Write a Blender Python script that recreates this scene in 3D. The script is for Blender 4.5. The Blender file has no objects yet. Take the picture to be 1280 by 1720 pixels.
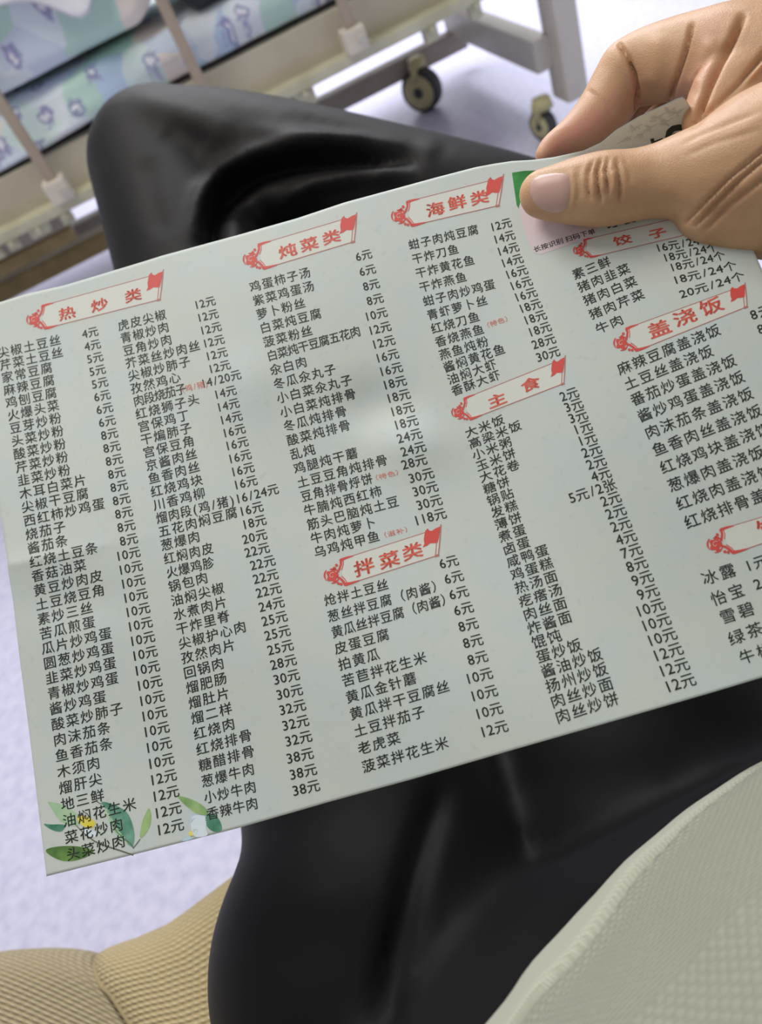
import bpy, bmesh, math, random
import numpy as np
from mathutils import Matrix, Vector, noise
from mathutils.bvhtree import BVHTree

# ------------------------------------------------------------------ camera
SC = bpy.context.scene
FPX, CAM_H = 1300.0, 0.95
DN = np.array([.32865547, .64521627, .68969671])
FW = np.array([-.31304117, -.61456226, .72409837])
RT = np.array([.89106162, -.45388235, 0.0])


def W(px, py, z):
    """photograph pixel + distance along the view axis -> world point (arrays allowed)"""
    px = np.asarray(px, float); py = np.asarray(py, float); z = np.asarray(z, float)
    c = np.stack([(px - 640) / FPX * z, (py - 860) / FPX * z, z + 0 * px], -1)
    return np.stack([c @ RT, c @ FW, CAM_H - c @ DN], -1)


def PX(P):
    """world points -> pixel x, y and distance"""
    P = np.asarray(P, float)
    c = P[..., 0:1] * RT + P[..., 1:2] * FW + (CAM_H - P[..., 2:3]) * DN
    return 640 + FPX * c[..., 0] / c[..., 2], 860 + FPX * c[..., 1] / c[..., 2], c[..., 2]


cd = bpy.data.cameras.new('camera')
cam = bpy.data.objects.new('camera', cd)
SC.collection.objects.link(cam)
cam.matrix_world = Matrix(((RT[0], -RT[1], -RT[2], 0), (FW[0], -FW[1], -FW[2], 0),
                           (-DN[0], DN[1], DN[2], CAM_H), (0, 0, 0, 1)))
cd.sensor_fit = 'HORIZONTAL'; cd.sensor_width = 27.0; cd.lens = 27.0 * FPX / 1280
cd.clip_start = 0.01
cd.dof.use_dof = True; cd.dof.focus_distance = 0.285; cd.dof.aperture_fstop = 12.0
SC.camera = cam

# ------------------------------------------------------------------ light
wd = bpy.data.worlds.new('world'); SC.world = wd; wd.use_nodes = True
bg = wd.node_tree.nodes['Background']
bg.inputs[0].default_value = (0.86, 0.90, 1.0, 1); bg.inputs[1].default_value = 0.36


def area(name, loc, target, sx, sy, power, color):
    l = bpy.data.lights.new(name, 'AREA'); l.shape = 'RECTANGLE'; l.size = sx; l.size_y = sy
    l.energy = power; l.color = color
    o = bpy.data.objects.new(name, l); SC.collection.objects.link(o); o.location = loc
    o.rotation_euler = (Vector(target) - Vector(loc)).to_track_quat('-Z', 'Y').to_euler()
    return o


area('overhead_area', (-0.5, 1.1, 2.7), (-0.2, 0.7, 0), 1.2, .9, 33, (1.0, 0.95, 0.85))
area('overhead_area', (0.8, 3.1, 2.6), (0.6, 2.7, 0), 1.8, 1.2, 112, (0.97, 0.97, 1.0))  # added back light past the bed, brightens the far floor
SC.view_settings.view_transform = 'Standard'
SC.view_settings.look = 'None'
SC.view_settings.gamma = 1.0
SC.view_settings.use_curve_mapping = False
SC.view_settings.exposure = 0.0

# ------------------------------------------------------------------ helpers


def link(o, parent=None):
    SC.collection.objects.link(o)
    if parent is not None:
        o.parent = parent
        o.matrix_parent_inverse = parent.matrix_basis.inverted()
    return o


def empty(name, loc, label=None, cat=None, group=None):
    o = bpy.data.objects.new(name, None); o.location = loc
    o.empty_display_size = 0.05
    SC.collection.objects.link(o)
    if label: o['label'] = label
    if cat: o['category'] = cat
    if group: o['group'] = group
    return o


def mesh_obj(name, verts, faces, mat, parent=None, smooth=False, uv=None):
    m = bpy.data.meshes.new(name)
    m.from_pydata([tuple(map(float, v)) for v in verts], [], [tuple(int(i) for i in f) for f in faces])
    if uv is not None:
        l = m.uv_layers.new(name='UVMap')
        idx = np.zeros(len(m.loops), dtype=np.int64); m.loops.foreach_get('vertex_index', idx)
        l.data.foreach_set('uv', np.asarray(uv, float)[idx].ravel())
    if smooth:
        m.polygons.foreach_set('use_smooth', [True] * len(m.polygons))
    if mat is not None: m.materials.append(mat)
    m.update()
    return link(bpy.data.objects.new(name, m), parent)


def bm_obj(name, bm, mat, parent=None, smooth=False):
    m = bpy.data.meshes.new(name); bm.to_mesh(m); bm.free()
    if smooth: m.polygons.foreach_set('use_smooth', [True] * len(m.polygons))
    m.materials.append(mat)
    return link(bpy.data.objects.new(name, m), parent)


def add_box(bm, x0, x1, y0, y1, z0, z1, bevel=0.0, seg=2):
    r = bmesh.ops.create_cube(bm, size=1)
    vs = r['verts']
    for v in vs:
        v.co = Vector(((x0 + x1) / 2 + v.co.x * (x1 - x0), (y0 + y1) / 2 + v.co.y * (y1 - y0), (z0 + z1) / 2 + v.co.z * (z1 - z0)))
    if bevel:
        es = list({e for v in vs for e in v.link_edges})
        bmesh.ops.bevel(bm, geom=es, offset=bevel, segments=seg, affect='EDGES', profile=.6)


def box(name, b, mat, parent=None, bevel=0.004, seg=2, smooth=False):
    bm = bmesh.new(); add_box(bm, *b, bevel=bevel, seg=seg)
    return bm_obj(name, bm, mat, parent, smooth)


def cyl(bm, a, b, r0, r1=None, seg=24):
    a = Vector(a); b = Vector(b); d = b - a
    M = Matrix.Translation((a + b) / 2) @ d.to_track_quat('Z', 'Y').to_matrix().to_4x4()
    bmesh.ops.create_cone(bm, cap_ends=True, segments=seg, radius1=r0, radius2=r0 if r1 is None else r1, depth=d.length, matrix=M)


def lathe(name, prof, mat, parent, M, seg=40):
    """prof: (radius, height) closed profile revolved around local Z, placed by M"""
    V = []; Fc = []; n = len(prof)
    for i in range(seg):
        a = 2 * math.pi * i / seg
        for r, h in prof:
            V.append(M @ Vector((r * math.cos(a), r * math.sin(a), h)))
    for i in range(seg):
        for j in range(n - 1):
            p, q = i * n + j, ((i + 1) % seg) * n + j
            Fc.append((p, q, q + 1, p + 1))
    return mesh_obj(name, V, Fc, mat, parent, smooth=True)


def M_(name, col, rough=0.6, spec=0.5, **kw):
    m = bpy.data.materials.new(name); m.use_nodes = True
    b = m.node_tree.nodes['Principled BSDF']
    b.inputs['Base Color'].default_value = (*col, 1)
    b.inputs['Roughness'].default_value = rough
    b.inputs['Specular IOR Level'].default_value = spec
    for k, v in kw.items():
        b.inputs[k.replace('_', ' ')].default_value = v
    return m


def N(m, t, **kw):
    n = m.node_tree.nodes.new(t)
    for k, v in kw.items(): setattr(n, k, v)
    return n


def L(m, a, b): m.node_tree.links.new(a, b)


def noisy(m, scale, lo, hi, bump=0.0, detail=4, dist=0.001, coord='Object', sc=(1, 1, 1), pos=(.35, .65)):
    """colour varies between lo and hi by noise; optional fine bump"""
    b = m.node_tree.nodes['Principled BSDF']
    tc = N(m, 'ShaderNodeTexCoord'); mp = N(m, 'ShaderNodeMapping'); mp.inputs['Scale'].default_value = sc
    L(m, tc.outputs[coord], mp.inputs[0])
    nz = N(m, 'ShaderNodeTexNoise'); nz.inputs['Scale'].default_value = scale; nz.inputs['Detail'].default_value = detail
    L(m, mp.outputs[0], nz.inputs['Vector'])
    cr = N(m, 'ShaderNodeValToRGB')
    cr.color_ramp.elements[0].position = pos[0]; cr.color_ramp.elements[0].color = (*lo, 1)
    cr.color_ramp.elements[1].position = pos[1]; cr.color_ramp.elements[1].color = (*hi, 1)
    L(m, nz.outputs['Fac'], cr.inputs[0]); L(m, cr.outputs[0], b.inputs['Base Color'])
    if bump:
        bp = N(m, 'ShaderNodeBump'); bp.inputs['Strength'].default_value = bump; bp.inputs['Distance'].default_value = dist
        L(m, nz.outputs['Fac'], bp.inputs['Height']); L(m, bp.outputs[0], b.inputs['Normal'])
    return m


# ------------------------------------------------------------------ materials
mat_floor = noisy(M_('floor_vinyl', (.66, .65, .82), .32), 55, (.53, .53, .71), (.645, .64, .81), coord='Object', detail=8, pos=(.32, .60))
mat_wall = noisy(M_('wall_paint', (.8, .8, .78), .8), 8, (.78, .78, .76), (.82, .82, .8))
mat_cream = noisy(M_('cream_enamel', (.52, .47, .35), .45), 6, (.50, .45, .335), (.56, .51, .39))
mat_ledge = noisy(M_('ledge_enamel', (.55, .53, .38), .5), 14, (.50, .48, .33), (.60, .58, .43))
mat_beige = noisy(M_('beige_steel', (.36, .32, .27), .45), 9, (.33, .29, .24), (.40, .355, .30))
mat_leg = noisy(M_('grey_beige_steel', (.50, .48, .44), .4), 9, (.56, .525, .46), (.62, .58, .52))
mat_rod = noisy(M_('rail_enamel', (.42, .34, .27), .4), 9, (.40, .325, .25), (.45, .37, .29))
mat_clamp = M_('clamp_plastic', (.72, .66, .55), .5)
mat_ochre = noisy(M_('ochre_steel', (.30, .22, .08), .5), 20, (.26, .19, .07), (.34, .25, .10))
mat_rubber = M_('castor_rubber', (.05, .05, .055), .6)
mat_hub = M_('castor_hub', (.52, .47, .25), .5)
mat_dark = noisy(M_('black_cloth', (.02, .022, .024), .8), 40, (.015, .017, .02), (.035, .04, .04))
mat_white = noisy(M_('white_cloth', (.85, .85, .87), .8), 20, (.8, .8, .83), (.9, .9, .92))


def bedding_mat(name, scale):
    m = M_(name, (.6, .7, .8), .75, Sheen_Weight=.2)
    b = m.node_tree.nodes['Principled BSDF']
    tc = N(m, 'ShaderNodeTexCoord'); mp = N(m, 'ShaderNodeMapping'); mp.inputs['Scale'].default_value = (scale, scale, scale)
    sx = N(m, 'ShaderNodeSeparateXYZ'); L(m, tc.outputs['Object'], sx.inputs[0])
    dz = N(m, 'ShaderNodeMath', operation='ADD'); L(m, sx.outputs[1], dz.inputs[0]); L(m, sx.outputs[2], dz.inputs[1])
    cb = N(m, 'ShaderNodeCombineXYZ'); L(m, sx.outputs[0], cb.inputs[0]); L(m, dz.outputs[0], cb.inputs[1])   # the cloth unrolled: side face, then top
    L(m, cb.outputs[0], mp.inputs[0])
    nz = N(m, 'ShaderNodeTexNoise'); nz.inputs['Scale'].default_value = 1.4
    L(m, mp.outputs[0], nz.inputs['Vector'])
    mx = N(m, 'ShaderNodeMixRGB'); mx.inputs[0].default_value = .25
    L(m, mp.outputs[0], mx.inputs[1]); L(m, nz.outputs['Color'], mx.inputs[2])
    v = N(m, 'ShaderNodeTexVoronoi', voronoi_dimensions='2D'); v.inputs['Scale'].default_value = 1.7
    L(m, mx.outputs[0], v.inputs['Vector'])
    sep = N(m, 'ShaderNodeSeparateColor'); L(m, v.outputs['Color'], sep.inputs[0])
    cr = N(m, 'ShaderNodeValToRGB'); cr.color_ramp.interpolation = 'CONSTANT'
    cols = [(0, (.55, .70, .86)), (.22, (.76, .85, .90)), (.40, (.56, .77, .68)), (.56, (.80, .86, .90)), (.70, (.86, .79, .72)), (.80, (.66, .74, .86)), (.9, (.72, .86, .82))]
    e = cr.color_ramp.elements
    e[0].position = 0; e[0].color = (*cols[0][1], 1); e[1].position = cols[1][0]; e[1].color = (*cols[1][1], 1)
    for p, c in cols[2:]:
        k = e.new(p); k.color = (*c, 1)
    L(m, sep.outputs[0], cr.inputs[0])
    # small purple birds / hearts: rings round a white centre, sparse and jittered
    v2 = N(m, 'ShaderNodeTexVoronoi', voronoi_dimensions='2D'); v2.inputs['Scale'].default_value = 1.35; v2.inputs['Randomness'].default_value = .75
    nd = N(m, 'ShaderNodeTexNoise'); nd.inputs['Scale'].default_value = 5.0; L(m, mp.outputs[0], nd.inputs['Vector'])
    vm = N(m, 'ShaderNodeMixRGB', blend_type='ADD'); vm.inputs[0].default_value = .42; L(m, mp.outputs[0], vm.inputs[1]); L(m, nd.outputs['Color'], vm.inputs[2])
    ms = N(m, 'ShaderNodeMapping'); ms.inputs['Scale'].default_value = (1.25, .8, 1); ms.inputs['Rotation'].default_value = (0, 0, .35); L(m, vm.outputs[0], ms.inputs[0])
    L(m, ms.outputs[0], v2.inputs['Vector'])
    r2 = N(m, 'ShaderNodeValToRGB'); r2.color_ramp.interpolation = 'LINEAR'
    e = r2.color_ramp.elements
    e[0].position = .0; e[0].color = (0, 0, 0, 1); e[1].position = .10; e[1].color = (0, 0, 0, 1)
    k = e.new(.14); k.color = (.9, .9, .9, 1); k = e.new(.20); k.color = (.8, .8, .8, 1); k = e.new(.27); k.color = (0, 0, 0, 1)
    L(m, v2.outputs['Distance'], r2.inputs[0])
    c3 = N(m, 'ShaderNodeValToRGB'); e = c3.color_ramp.elements
    e[0].position = .09; e[0].color = (1, 1, 1, 1); e[1].position = .12; e[1].color = (0, 0, 0, 1)
    L(m, v2.outputs['Distance'], c3.inputs[0])
    s2 = N(m, 'ShaderNodeSeparateColor'); L(m, v2.outputs['Color'], s2.inputs[0])
    gt = N(m, 'ShaderNodeMath', operation='GREATER_THAN'); gt.inputs[1].default_value = .35; L(m, s2.outputs[1], gt.inputs[0])
    mu = N(m, 'ShaderNodeMath', operation='MULTIPLY'); L(m, r2.outputs[0], mu.inputs[0]); L(m, gt.outputs[0], mu.inputs[1])
    mu2 = N(m, 'ShaderNodeMath', operation='MULTIPLY'); L(m, c3.outputs[0], mu2.inputs[0]); L(m, gt.outputs[0], mu2.inputs[1])
    m1 = N(m, 'ShaderNodeMixRGB'); L(m, mu.outputs[0], m1.inputs[0]); L(m, cr.outputs[0], m1.inputs[1]); m1.inputs[2].default_value = (.28, .27, .50, 1)
    m2 = N(m, 'ShaderNodeMixRGB'); L(m, mu2.outputs[0], m2.inputs[0]); L(m, m1.outputs[0], m2.inputs[1]); m2.inputs[2].default_value = (.88, .86, .92, 1)
    L(m, m2.outputs[0], b.inputs['Base Color'])
    return m


mat_quilt = bedding_mat('pastel_print_quilt', 8.5)
mat_sheet = bedding_mat('pastel_print_sheet', 8.5)


def weave_mat(name, hi, lo, pu, pv, strength, dist, stagger=True, rough=.9, wob=.15):
    """woven cloth: bumps of pitch pu x pv metres over the UV map, which is in metres"""
    m = M_(name, hi, rough, .2, Sheen_Weight=.15)
    b = m.node_tree.nodes['Principled BSDF']
    tc = N(m, 'ShaderNodeTexCoord')
    nz = N(m, 'ShaderNodeTexNoise'); nz.inputs['Scale'].default_value = 60; L(m, tc.outputs['UV'], nz.inputs['Vector'])
    sx = N(m, 'ShaderNodeSeparateXYZ'); L(m, tc.outputs['UV'], sx.inputs[0])

    def mth(op, a, bb=None):
        n = N(m, 'ShaderNodeMath', operation=op)
        for i, q in enumerate((a, bb)):
            if q is None: continue
            if isinstance(q, (int, float)): n.inputs[i].default_value = q
            else: L(m, q, n.inputs[i])
        return n.outputs[0]
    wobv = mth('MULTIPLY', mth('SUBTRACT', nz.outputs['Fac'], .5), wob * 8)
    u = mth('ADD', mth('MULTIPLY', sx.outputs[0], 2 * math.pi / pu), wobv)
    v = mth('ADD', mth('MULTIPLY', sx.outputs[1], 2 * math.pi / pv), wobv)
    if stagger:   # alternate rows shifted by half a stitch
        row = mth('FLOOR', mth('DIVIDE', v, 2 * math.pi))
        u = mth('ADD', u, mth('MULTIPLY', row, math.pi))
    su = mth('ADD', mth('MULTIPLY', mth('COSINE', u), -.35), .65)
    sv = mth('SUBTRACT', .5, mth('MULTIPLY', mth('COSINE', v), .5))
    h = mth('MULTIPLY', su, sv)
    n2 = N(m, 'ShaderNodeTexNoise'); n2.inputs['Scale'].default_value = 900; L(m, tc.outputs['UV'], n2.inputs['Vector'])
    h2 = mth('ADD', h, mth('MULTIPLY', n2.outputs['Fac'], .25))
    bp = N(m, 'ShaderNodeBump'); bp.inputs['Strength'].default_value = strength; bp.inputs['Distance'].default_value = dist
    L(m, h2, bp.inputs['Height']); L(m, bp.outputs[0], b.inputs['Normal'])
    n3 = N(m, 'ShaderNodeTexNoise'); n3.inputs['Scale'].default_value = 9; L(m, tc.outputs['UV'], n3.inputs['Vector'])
    mix = N(m, 'ShaderNodeMixRGB'); L(m, h, mix.inputs[0]); mix.inputs[1].default_value = (*lo, 1); mix.inputs[2].default_value = (*hi, 1)  # shade of the gaps between stitches is mixed into the colour
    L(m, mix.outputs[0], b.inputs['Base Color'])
    return m


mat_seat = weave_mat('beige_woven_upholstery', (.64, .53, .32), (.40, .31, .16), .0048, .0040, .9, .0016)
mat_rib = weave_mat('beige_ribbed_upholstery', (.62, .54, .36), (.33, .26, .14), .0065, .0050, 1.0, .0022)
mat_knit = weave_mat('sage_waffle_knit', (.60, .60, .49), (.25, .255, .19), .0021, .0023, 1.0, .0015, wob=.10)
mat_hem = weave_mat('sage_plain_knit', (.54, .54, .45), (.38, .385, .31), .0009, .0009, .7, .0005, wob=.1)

mat_trouser = M_('black_satin_cloth', (.0042, .0034, .0037), .60, .17, Sheen_Weight=.07, Sheen_Roughness=.4)
mat_trouser.node_tree.nodes['Principled BSDF'].inputs['Sheen Tint'].default_value = (.75, .72, .74, 1)


def skin_mat():
    m = M_('skin', (.60, .38, .25), .47, .42, Subsurface_Weight=.22, Subsurface_Scale=.006)
    b = m.node_tree.nodes['Principled BSDF']
    b.inputs['Subsurface Radius'].default_value = (1.0, .35, .2)
    at = N(m, 'ShaderNodeAttribute', attribute_name='tint')
    sep = N(m, 'ShaderNodeSeparateColor'); L(m, at.outputs['Color'], sep.inputs[0])
    tc = N(m, 'ShaderNodeTexCoord')
    nz = N(m, 'ShaderNodeTexNoise'); nz.inputs['Scale'].default_value = 70; nz.inputs['Detail'].default_value = 5; L(m, tc.outputs['Object'], nz.inputs['Vector'])
    cr = N(m, 'ShaderNodeValToRGB')
    cr.color_ramp.elements[0].position = .3; cr.color_ramp.elements[0].color = (.53, .305, .165, 1)
    cr.color_ramp.elements[1].position = .7; cr.color_ramp.elements[1].color = (.62, .375, .215, 1)
    L(m, nz.outputs['Fac'], cr.inputs[0])
    mx = N(m, 'ShaderNodeMixRGB'); L(m, sep.outputs[0], mx.inputs[0]); L(m, cr.outputs[0], mx.inputs[1]); mx.inputs[2].default_value = (.60, .27, .20, 1)
    L(m, mx.outputs[0], b.inputs['Base Color'])
    # skin lines: stretched cells + pores
    vo = N(m, 'ShaderNodeTexVoronoi', feature='DISTANCE_TO_EDGE'); vo.inputs['Scale'].default_value = 1300
    mp = N(m, 'ShaderNodeMapping'); mp.inputs['Scale'].default_value = (1, .55, 1); mp.inputs['Rotation'].default_value = (0, 0, .5)
    L(m, tc.outputs['Object'], mp.inputs[0]); L(m, mp.outputs[0], vo.inputs['Vector'])
    cr2 = N(m, 'ShaderNodeValToRGB'); cr2.color_ramp.elements[0].position = 0; cr2.color_ramp.elements[1].position = .3; cr2.color_ramp.elements[0].color = (.45, .45, .45, 1)
    L(m, vo.outputs['Distance'], cr2.inputs[0])
    w = N(m, 'ShaderNodeTexNoise'); w.inputs['Scale'].default_value = 330; w.inputs['Detail'].default_value = 3; L(m, mp.outputs[0], w.inputs['Vector'])
    ad = N(m, 'ShaderNodeMath', operation='MULTIPLY_ADD'); L(m, w.outputs['Fac'], ad.inputs[0]); ad.inputs[1].default_value = 1.6; L(m, cr2.outputs[0], ad.inputs[2])
    bp = N(m, 'ShaderNodeBump'); bp.inputs['Strength'].default_value = .30; bp.inputs['Distance'].default_value = .00025
    L(m, ad.outputs[0], bp.inputs['Height']); L(m, bp.outputs[0], b.inputs['Normal'])
    return m


mat_skin = skin_mat()
mat_nail = M_('thumb_nail', (.60, .38, .33), .38, .4, Subsurface_Weight=.2, Subsurface_Scale=.003)


def paper_mat():
    m = bpy.data.materials.new('menu_paper'); m.use_nodes = True
    nt = m.node_tree; b = nt.nodes['Principled BSDF']
    b.inputs['Roughness'].default_value = .5; b.inputs['Specular IOR Level'].default_value = .35
    tc = N(m, 'ShaderNodeTexCoord')
    nz = N(m, 'ShaderNodeTexNoise'); nz.inputs['Scale'].default_value = 55; nz.inputs['Detail'].default_value = 3; L(m, tc.outputs['Object'], nz.inputs['Vector'])
    cr = N(m, 'ShaderNodeValToRGB'); e = cr.color_ramp.elements
    e[0].position = .30; e[0].color = (.65, .72, .71, 1); e[1].position = .75; e[1].color = (.68, .72, .67, 1)
    k = e.new(.45); k.color = (.65, .715, .68, 1); k = e.new(.58); k.color = (.67, .715, .67, 1)
    L(m, nz.outputs['Fac'], cr.inputs[0])
    sp = N(m, 'ShaderNodeTexNoise'); sp.inputs['Scale'].default_value = 330; sp.inputs['Detail'].default_value = 1; L(m, tc.outputs['Object'], sp.inputs['Vector'])
    c2 = N(m, 'ShaderNodeValToRGB'); e = c2.color_ramp.elements
    e[0].position = .66; e[0].color = (0, 0, 0, 1); e[1].position = .76; e[1].color = (.35, .35, .35, 1)
    L(m, sp.outputs['Fac'], c2.inputs[0])
    mx = N(m, 'ShaderNodeMixRGB'); L(m, c2.outputs[0], mx.inputs[0]); L(m, cr.outputs[0], mx.inputs[1]); mx.inputs[2].default_value = (.55, .58, .58, 1)
    L(m, mx.outputs[0], b.inputs['Base Color'])
    tr = N(m, 'ShaderNodeBsdfTranslucent'); tr.inputs['Color'].default_value = (.75, .78, .74, 1)
    ms = N(m, 'ShaderNodeMixShader'); ms.inputs[0].default_value = .14
    L(m, b.outputs[0], ms.inputs[1]); L(m, tr.outputs[0], ms.inputs[2])
    L(m, ms.outputs[0], nt.nodes['Material Output'].inputs['Surface'])
    return m


mat_paper = paper_mat()
ink = lambda n, c, r=.5: M_(n, c, r, .3)
mat_black = ink('black_ink', (.028, .034, .026))
mat_red = ink('red_ink', (.66, .085, .07))
mat_redtext = ink('heading_red_ink', (.72, .13, .09))
mat_redline = ink('thin_red_ink', (.50, .19, .16))
mat_redpale = ink('pale_red_ink', (.76, .30, .25))
mat_tint = ink('banner_tint', (.68, .695, .635))
mat_pink = ink('pink_print', (.69, .58, .62))
mat_green = noisy(ink('green_print', (.02, .24, .04)), 90, (.012, .16, .02), (.04, .33, .06))
mat_leaf = noisy(ink('leaf_print', (.2, .4, .15)), 90, (.13, .30, .09), (.42, .58, .26))
mat_leaf2 = noisy(ink('dark_leaf_print', (.1, .3, .2)), 90, (.05, .20, .12), (.22, .45, .34))
mat_leaf3 = noisy(ink('pale_leaf_print', (.4, .6, .4)), 90, (.36, .55, .34), (.58, .70, .50))
mat_leafb = noisy(ink('bottom_leaf_print', (.1, .3, .1)), 80, (.04, .10, .03), (.22, .42, .10))
mat_yel = noisy(ink('yellow_flower_print', (.8, .7, .05)), 90, (.75, .62, .05), (.80, .74, .20))
mat_petal = ink('white_petal_print', (.70, .80, .86))
mat_petal2 = ink('blue_petal_shadow_print', (.50, .66, .78))
mat_stem = ink('stem_print', (.13, .15, .10))
mat_floral = ink('faint_grey_floral_print', (.50, .55, .54))

# ================================================================== setting
fl = box('floor', (-4, 4, -2.5, 4.4, -.05, 0), mat_floor, bevel=0); fl['kind'] = 'structure'
wl = box('wall_back', (-4, 4, 4.4, 4.5, 0, 2.9), mat_wall, bevel=0); wl['kind'] = 'structure'
bb = box('baseboard_back', (-4, 4, 4.385, 4.4, 0, .09), mat_cream, bevel=.003); bb['kind'] = 'structure'

# ================================================================== hospital bed
bed = empty('hospital_bed', (0, 2.4, 0), 'cream and beige steel hospital bed frame on castors, seen past the knee', 'bed')
box('side_panel', (-1.25, .86, 2.0, 2.02, .405, .512), mat_cream, bed, .003)
box('side_ledge', (-1.25, .86, 1.962, 2.02, .397, .424), mat_ledge, bed, .006)
rnd = random.Random(4)
for x, w_ in ((-.86, .05), (-.66, .07), (-.565, .05), (-.50, .03), (-.44, .05), (-.36, .03), (.26, .05), (.60, .035), (.72, .03)):
    bm = bmesh.new()
    add_box(bm, x, x + w_, 1.972, 2.0, .374 - rnd.random() * .014, .399, .004)
    cyl(bm, (x + w_ / 2, 1.955, .392), (x + w_ / 2, 1.966, .392), .007)
    bm_obj('bracket', bm, mat_ledge, bed)
box('deck_frame', (-1.25, .95, 2.03, 2.86, .47, .512), mat_beige, bed, .004)
box('deck_crossbar', (.25, .30, 2.02, 2.86, .36, .47), mat_beige, bed, .004)
box('deck_crossbar', (-.75, -.70, 2.02, 2.86, .36, .47), mat_beige, bed, .004)
box('gap_backing', (-1.2, -.375, 2.10, 2.115, .33, .43), mat_beige, bed, .003)  # added panel behind the brackets, stands in for the dark gap under the ledge
# ochre crank gear under the deck, at the left
bm = bmesh.new(); add_box(bm, -1.2, -.375, 2.12, 2.15, .285, .32, .006); add_box(bm, -1.2, -.62, 2.10, 2.17, .325, .36, .006)
bm_obj('crank_beam', bm, mat_ochre, bed)
bm = bmesh.new(); add_box(bm, -1.2, -.30, 2.30, 2.37, .165, .215, .006)
bm_obj('lift_beam', bm, mat_ochre, bed)
# under-carriage: long beam at the far side, cross beams, columns
box('long_beam', (-1.2, .93, 2.63, 2.68, .105, .166), mat_beige, bed, .006)
box('cross_beam', (.885, .935, 2.04, 2.68, .155, .235), mat_leg, bed, .005)
box('cross_beam', (-1.15, -1.085, 2.05, 2.68, .13, .19), mat_leg, bed, .005)
for x in (.93, -1.19):
    box('column', (x, x + .062, 1.985, 2.075, .072, .62), mat_leg, bed, .006)
    box('column', (x, x + .062, 2.70, 2.78, .14, .62), mat_beige, bed, .006)


def castor(x, y, r, ax, bedp):
    c = Vector((x, y, r))
    a = Vector((math.cos(ax), math.sin(ax), 0))
    M = Matrix.Translation(c) @ a.to_track_quat('Z', 'Y').to_matrix().to_4x4()
    t = r * .36
    f = lathe('castor', [(r * .62, -t), (r * .93, -t), (r, -t * .6), (r, t * .6), (r * .93, t), (r * .62, t), (r * .62, -t)], mat_rubber, bedp, M)
    lathe('hub', [(.001, -t * 1.15), (r * .5, -t * 1.15), (r * .80, -t * 1.02), (r * .80, t * 1.02), (r * .5, t * 1.15), (.001, t * 1.15)], mat_hub, f, M)
    lathe('axle_cap', [(.0005, -t * 1.35), (r * .24, -t * 1.3), (r * .27, -t * .9), (r * .27, t * .9), (r * .24, t * 1.3), (.0005, t * 1.35)], mat_rubber, f, M, 24)
    bm = bmesh.new()
    side = Vector((-a.y, a.x, 0))
    for s in (-1, 1):
        q = c + a * s * (t + .004) + Vector((0, 0, r * .55))
        cyl(bm, q, q + Vector((0, 0, r * .45 + .015)) + side * .01, .009, .012, 12)
    cyl(bm, c + Vector((0, 0, r + .004)) + side * .008, c + Vector((0, 0, r + .03)) + side * .008, .03, .024, 20)
    bm_obj('fork', bm, mat_hub, f, True)


castor(.735, 2.60, .066, math.radians(222), bed)
castor(.865, 2.02, .040, math.radians(200), bed)
castor(-1.15, 2.03, .040, math.radians(200), bed)
castor(-1.05, 2.66, .058, math.radians(238), bed)
for x in (.075, -.318, .43, -.71):
    p = box('rail_post', (x - .0125, x + .0125, 1.925, 1.945, .44, .95), mat_rod, bed, .006)
    bm = bmesh.new(); add_box(bm, x - .026, x + .026, 1.915, 1.962, .430, .480, .005)
    cl = bm_obj('clamp', bm, mat_clamp, p)
    bm = bmesh.new(); cyl(bm, (x + .012, 1.905, .452), (x + .012, 1.916, .452), .011, .011, 16)
    bm_obj('clamp_screw', bm, mat_leg, p)
box('top_rail', (-.78, .50, 1.922, 1.948, .95, .975), mat_rod, bed, .008)


def blob_sheet(name, nx, ny, fn, mat, parent=None, thick=.02, uv=False):
    V = []; Fc = []
    for j in range(ny):
        for i in range(nx):
            V.append(fn(i / (nx - 1), j / (ny - 1)))
    for j in range(ny - 1):
        for i in range(nx - 1):
            a = j * nx + i; Fc.append((a, a + 1, a + nx + 1, a + nx))
    o = mesh_obj(name, V, Fc, mat, parent, True)
    return o


# mattress in its printed sheet: closed rounded slab with a sagging fold along its near side
def slab(name, x0, x1, y0, y1, z0, z1, mat, amp, seed, fold=None, r=.05, nx=110, nr=56):
    """closed slab: rings around the X axis"""
    V = []; Fc = []
    for i in range(nx):
        t = i / (nx - 1); x = x0 + (x1 - x0) * t
        endk = min(1, math.sin(min(t, 1 - t) * math.pi * 6) if min(t, 1 - t) < 1 / 12 else 1)
        for k in range(nr):
            a = 2 * math.pi * k / nr
            cx, sz = math.cos(a), math.sin(a)
            e = .22
            y = (y0 + y1) / 2 + (y1 - y0) / 2 * math.copysign(abs(cx) ** e, cx) * (.85 + .15 * endk)
            z = (z0 + z1) / 2 + (z1 - z0) / 2 * math.copysign(abs(sz) ** (e * 1.6), sz) * (.25 + .75 * endk)
            n = noise.noise(Vector((x * 5 + seed, y * 5, z * 9))) + .5 * noise.noise(Vector((x * 14 + seed, y * 14, z * 20)))
            dy = dz = 0
            if fold: dy, dz = fold(x, y, z)
            y += dy - (amp * n if y < (y0 + y1) / 2 else 0)
            z += dz + (amp * .7 * n if z > z0 + .3 * (z1 - z0) else 0)
            V.append((x, y, z))
    for i in range(nx - 1):
        for k in range(nr):
            a = i * nr + k; b = i * nr + (k + 1) % nr
            Fc.append((a, b, b + nr, a + nr))
    Fc.append(tuple(range(nr))); Fc.append(tuple(reversed(range((nx - 1) * nr, nx * nr))))
    return mesh_obj(name, V, Fc, mat, None, True)


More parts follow.
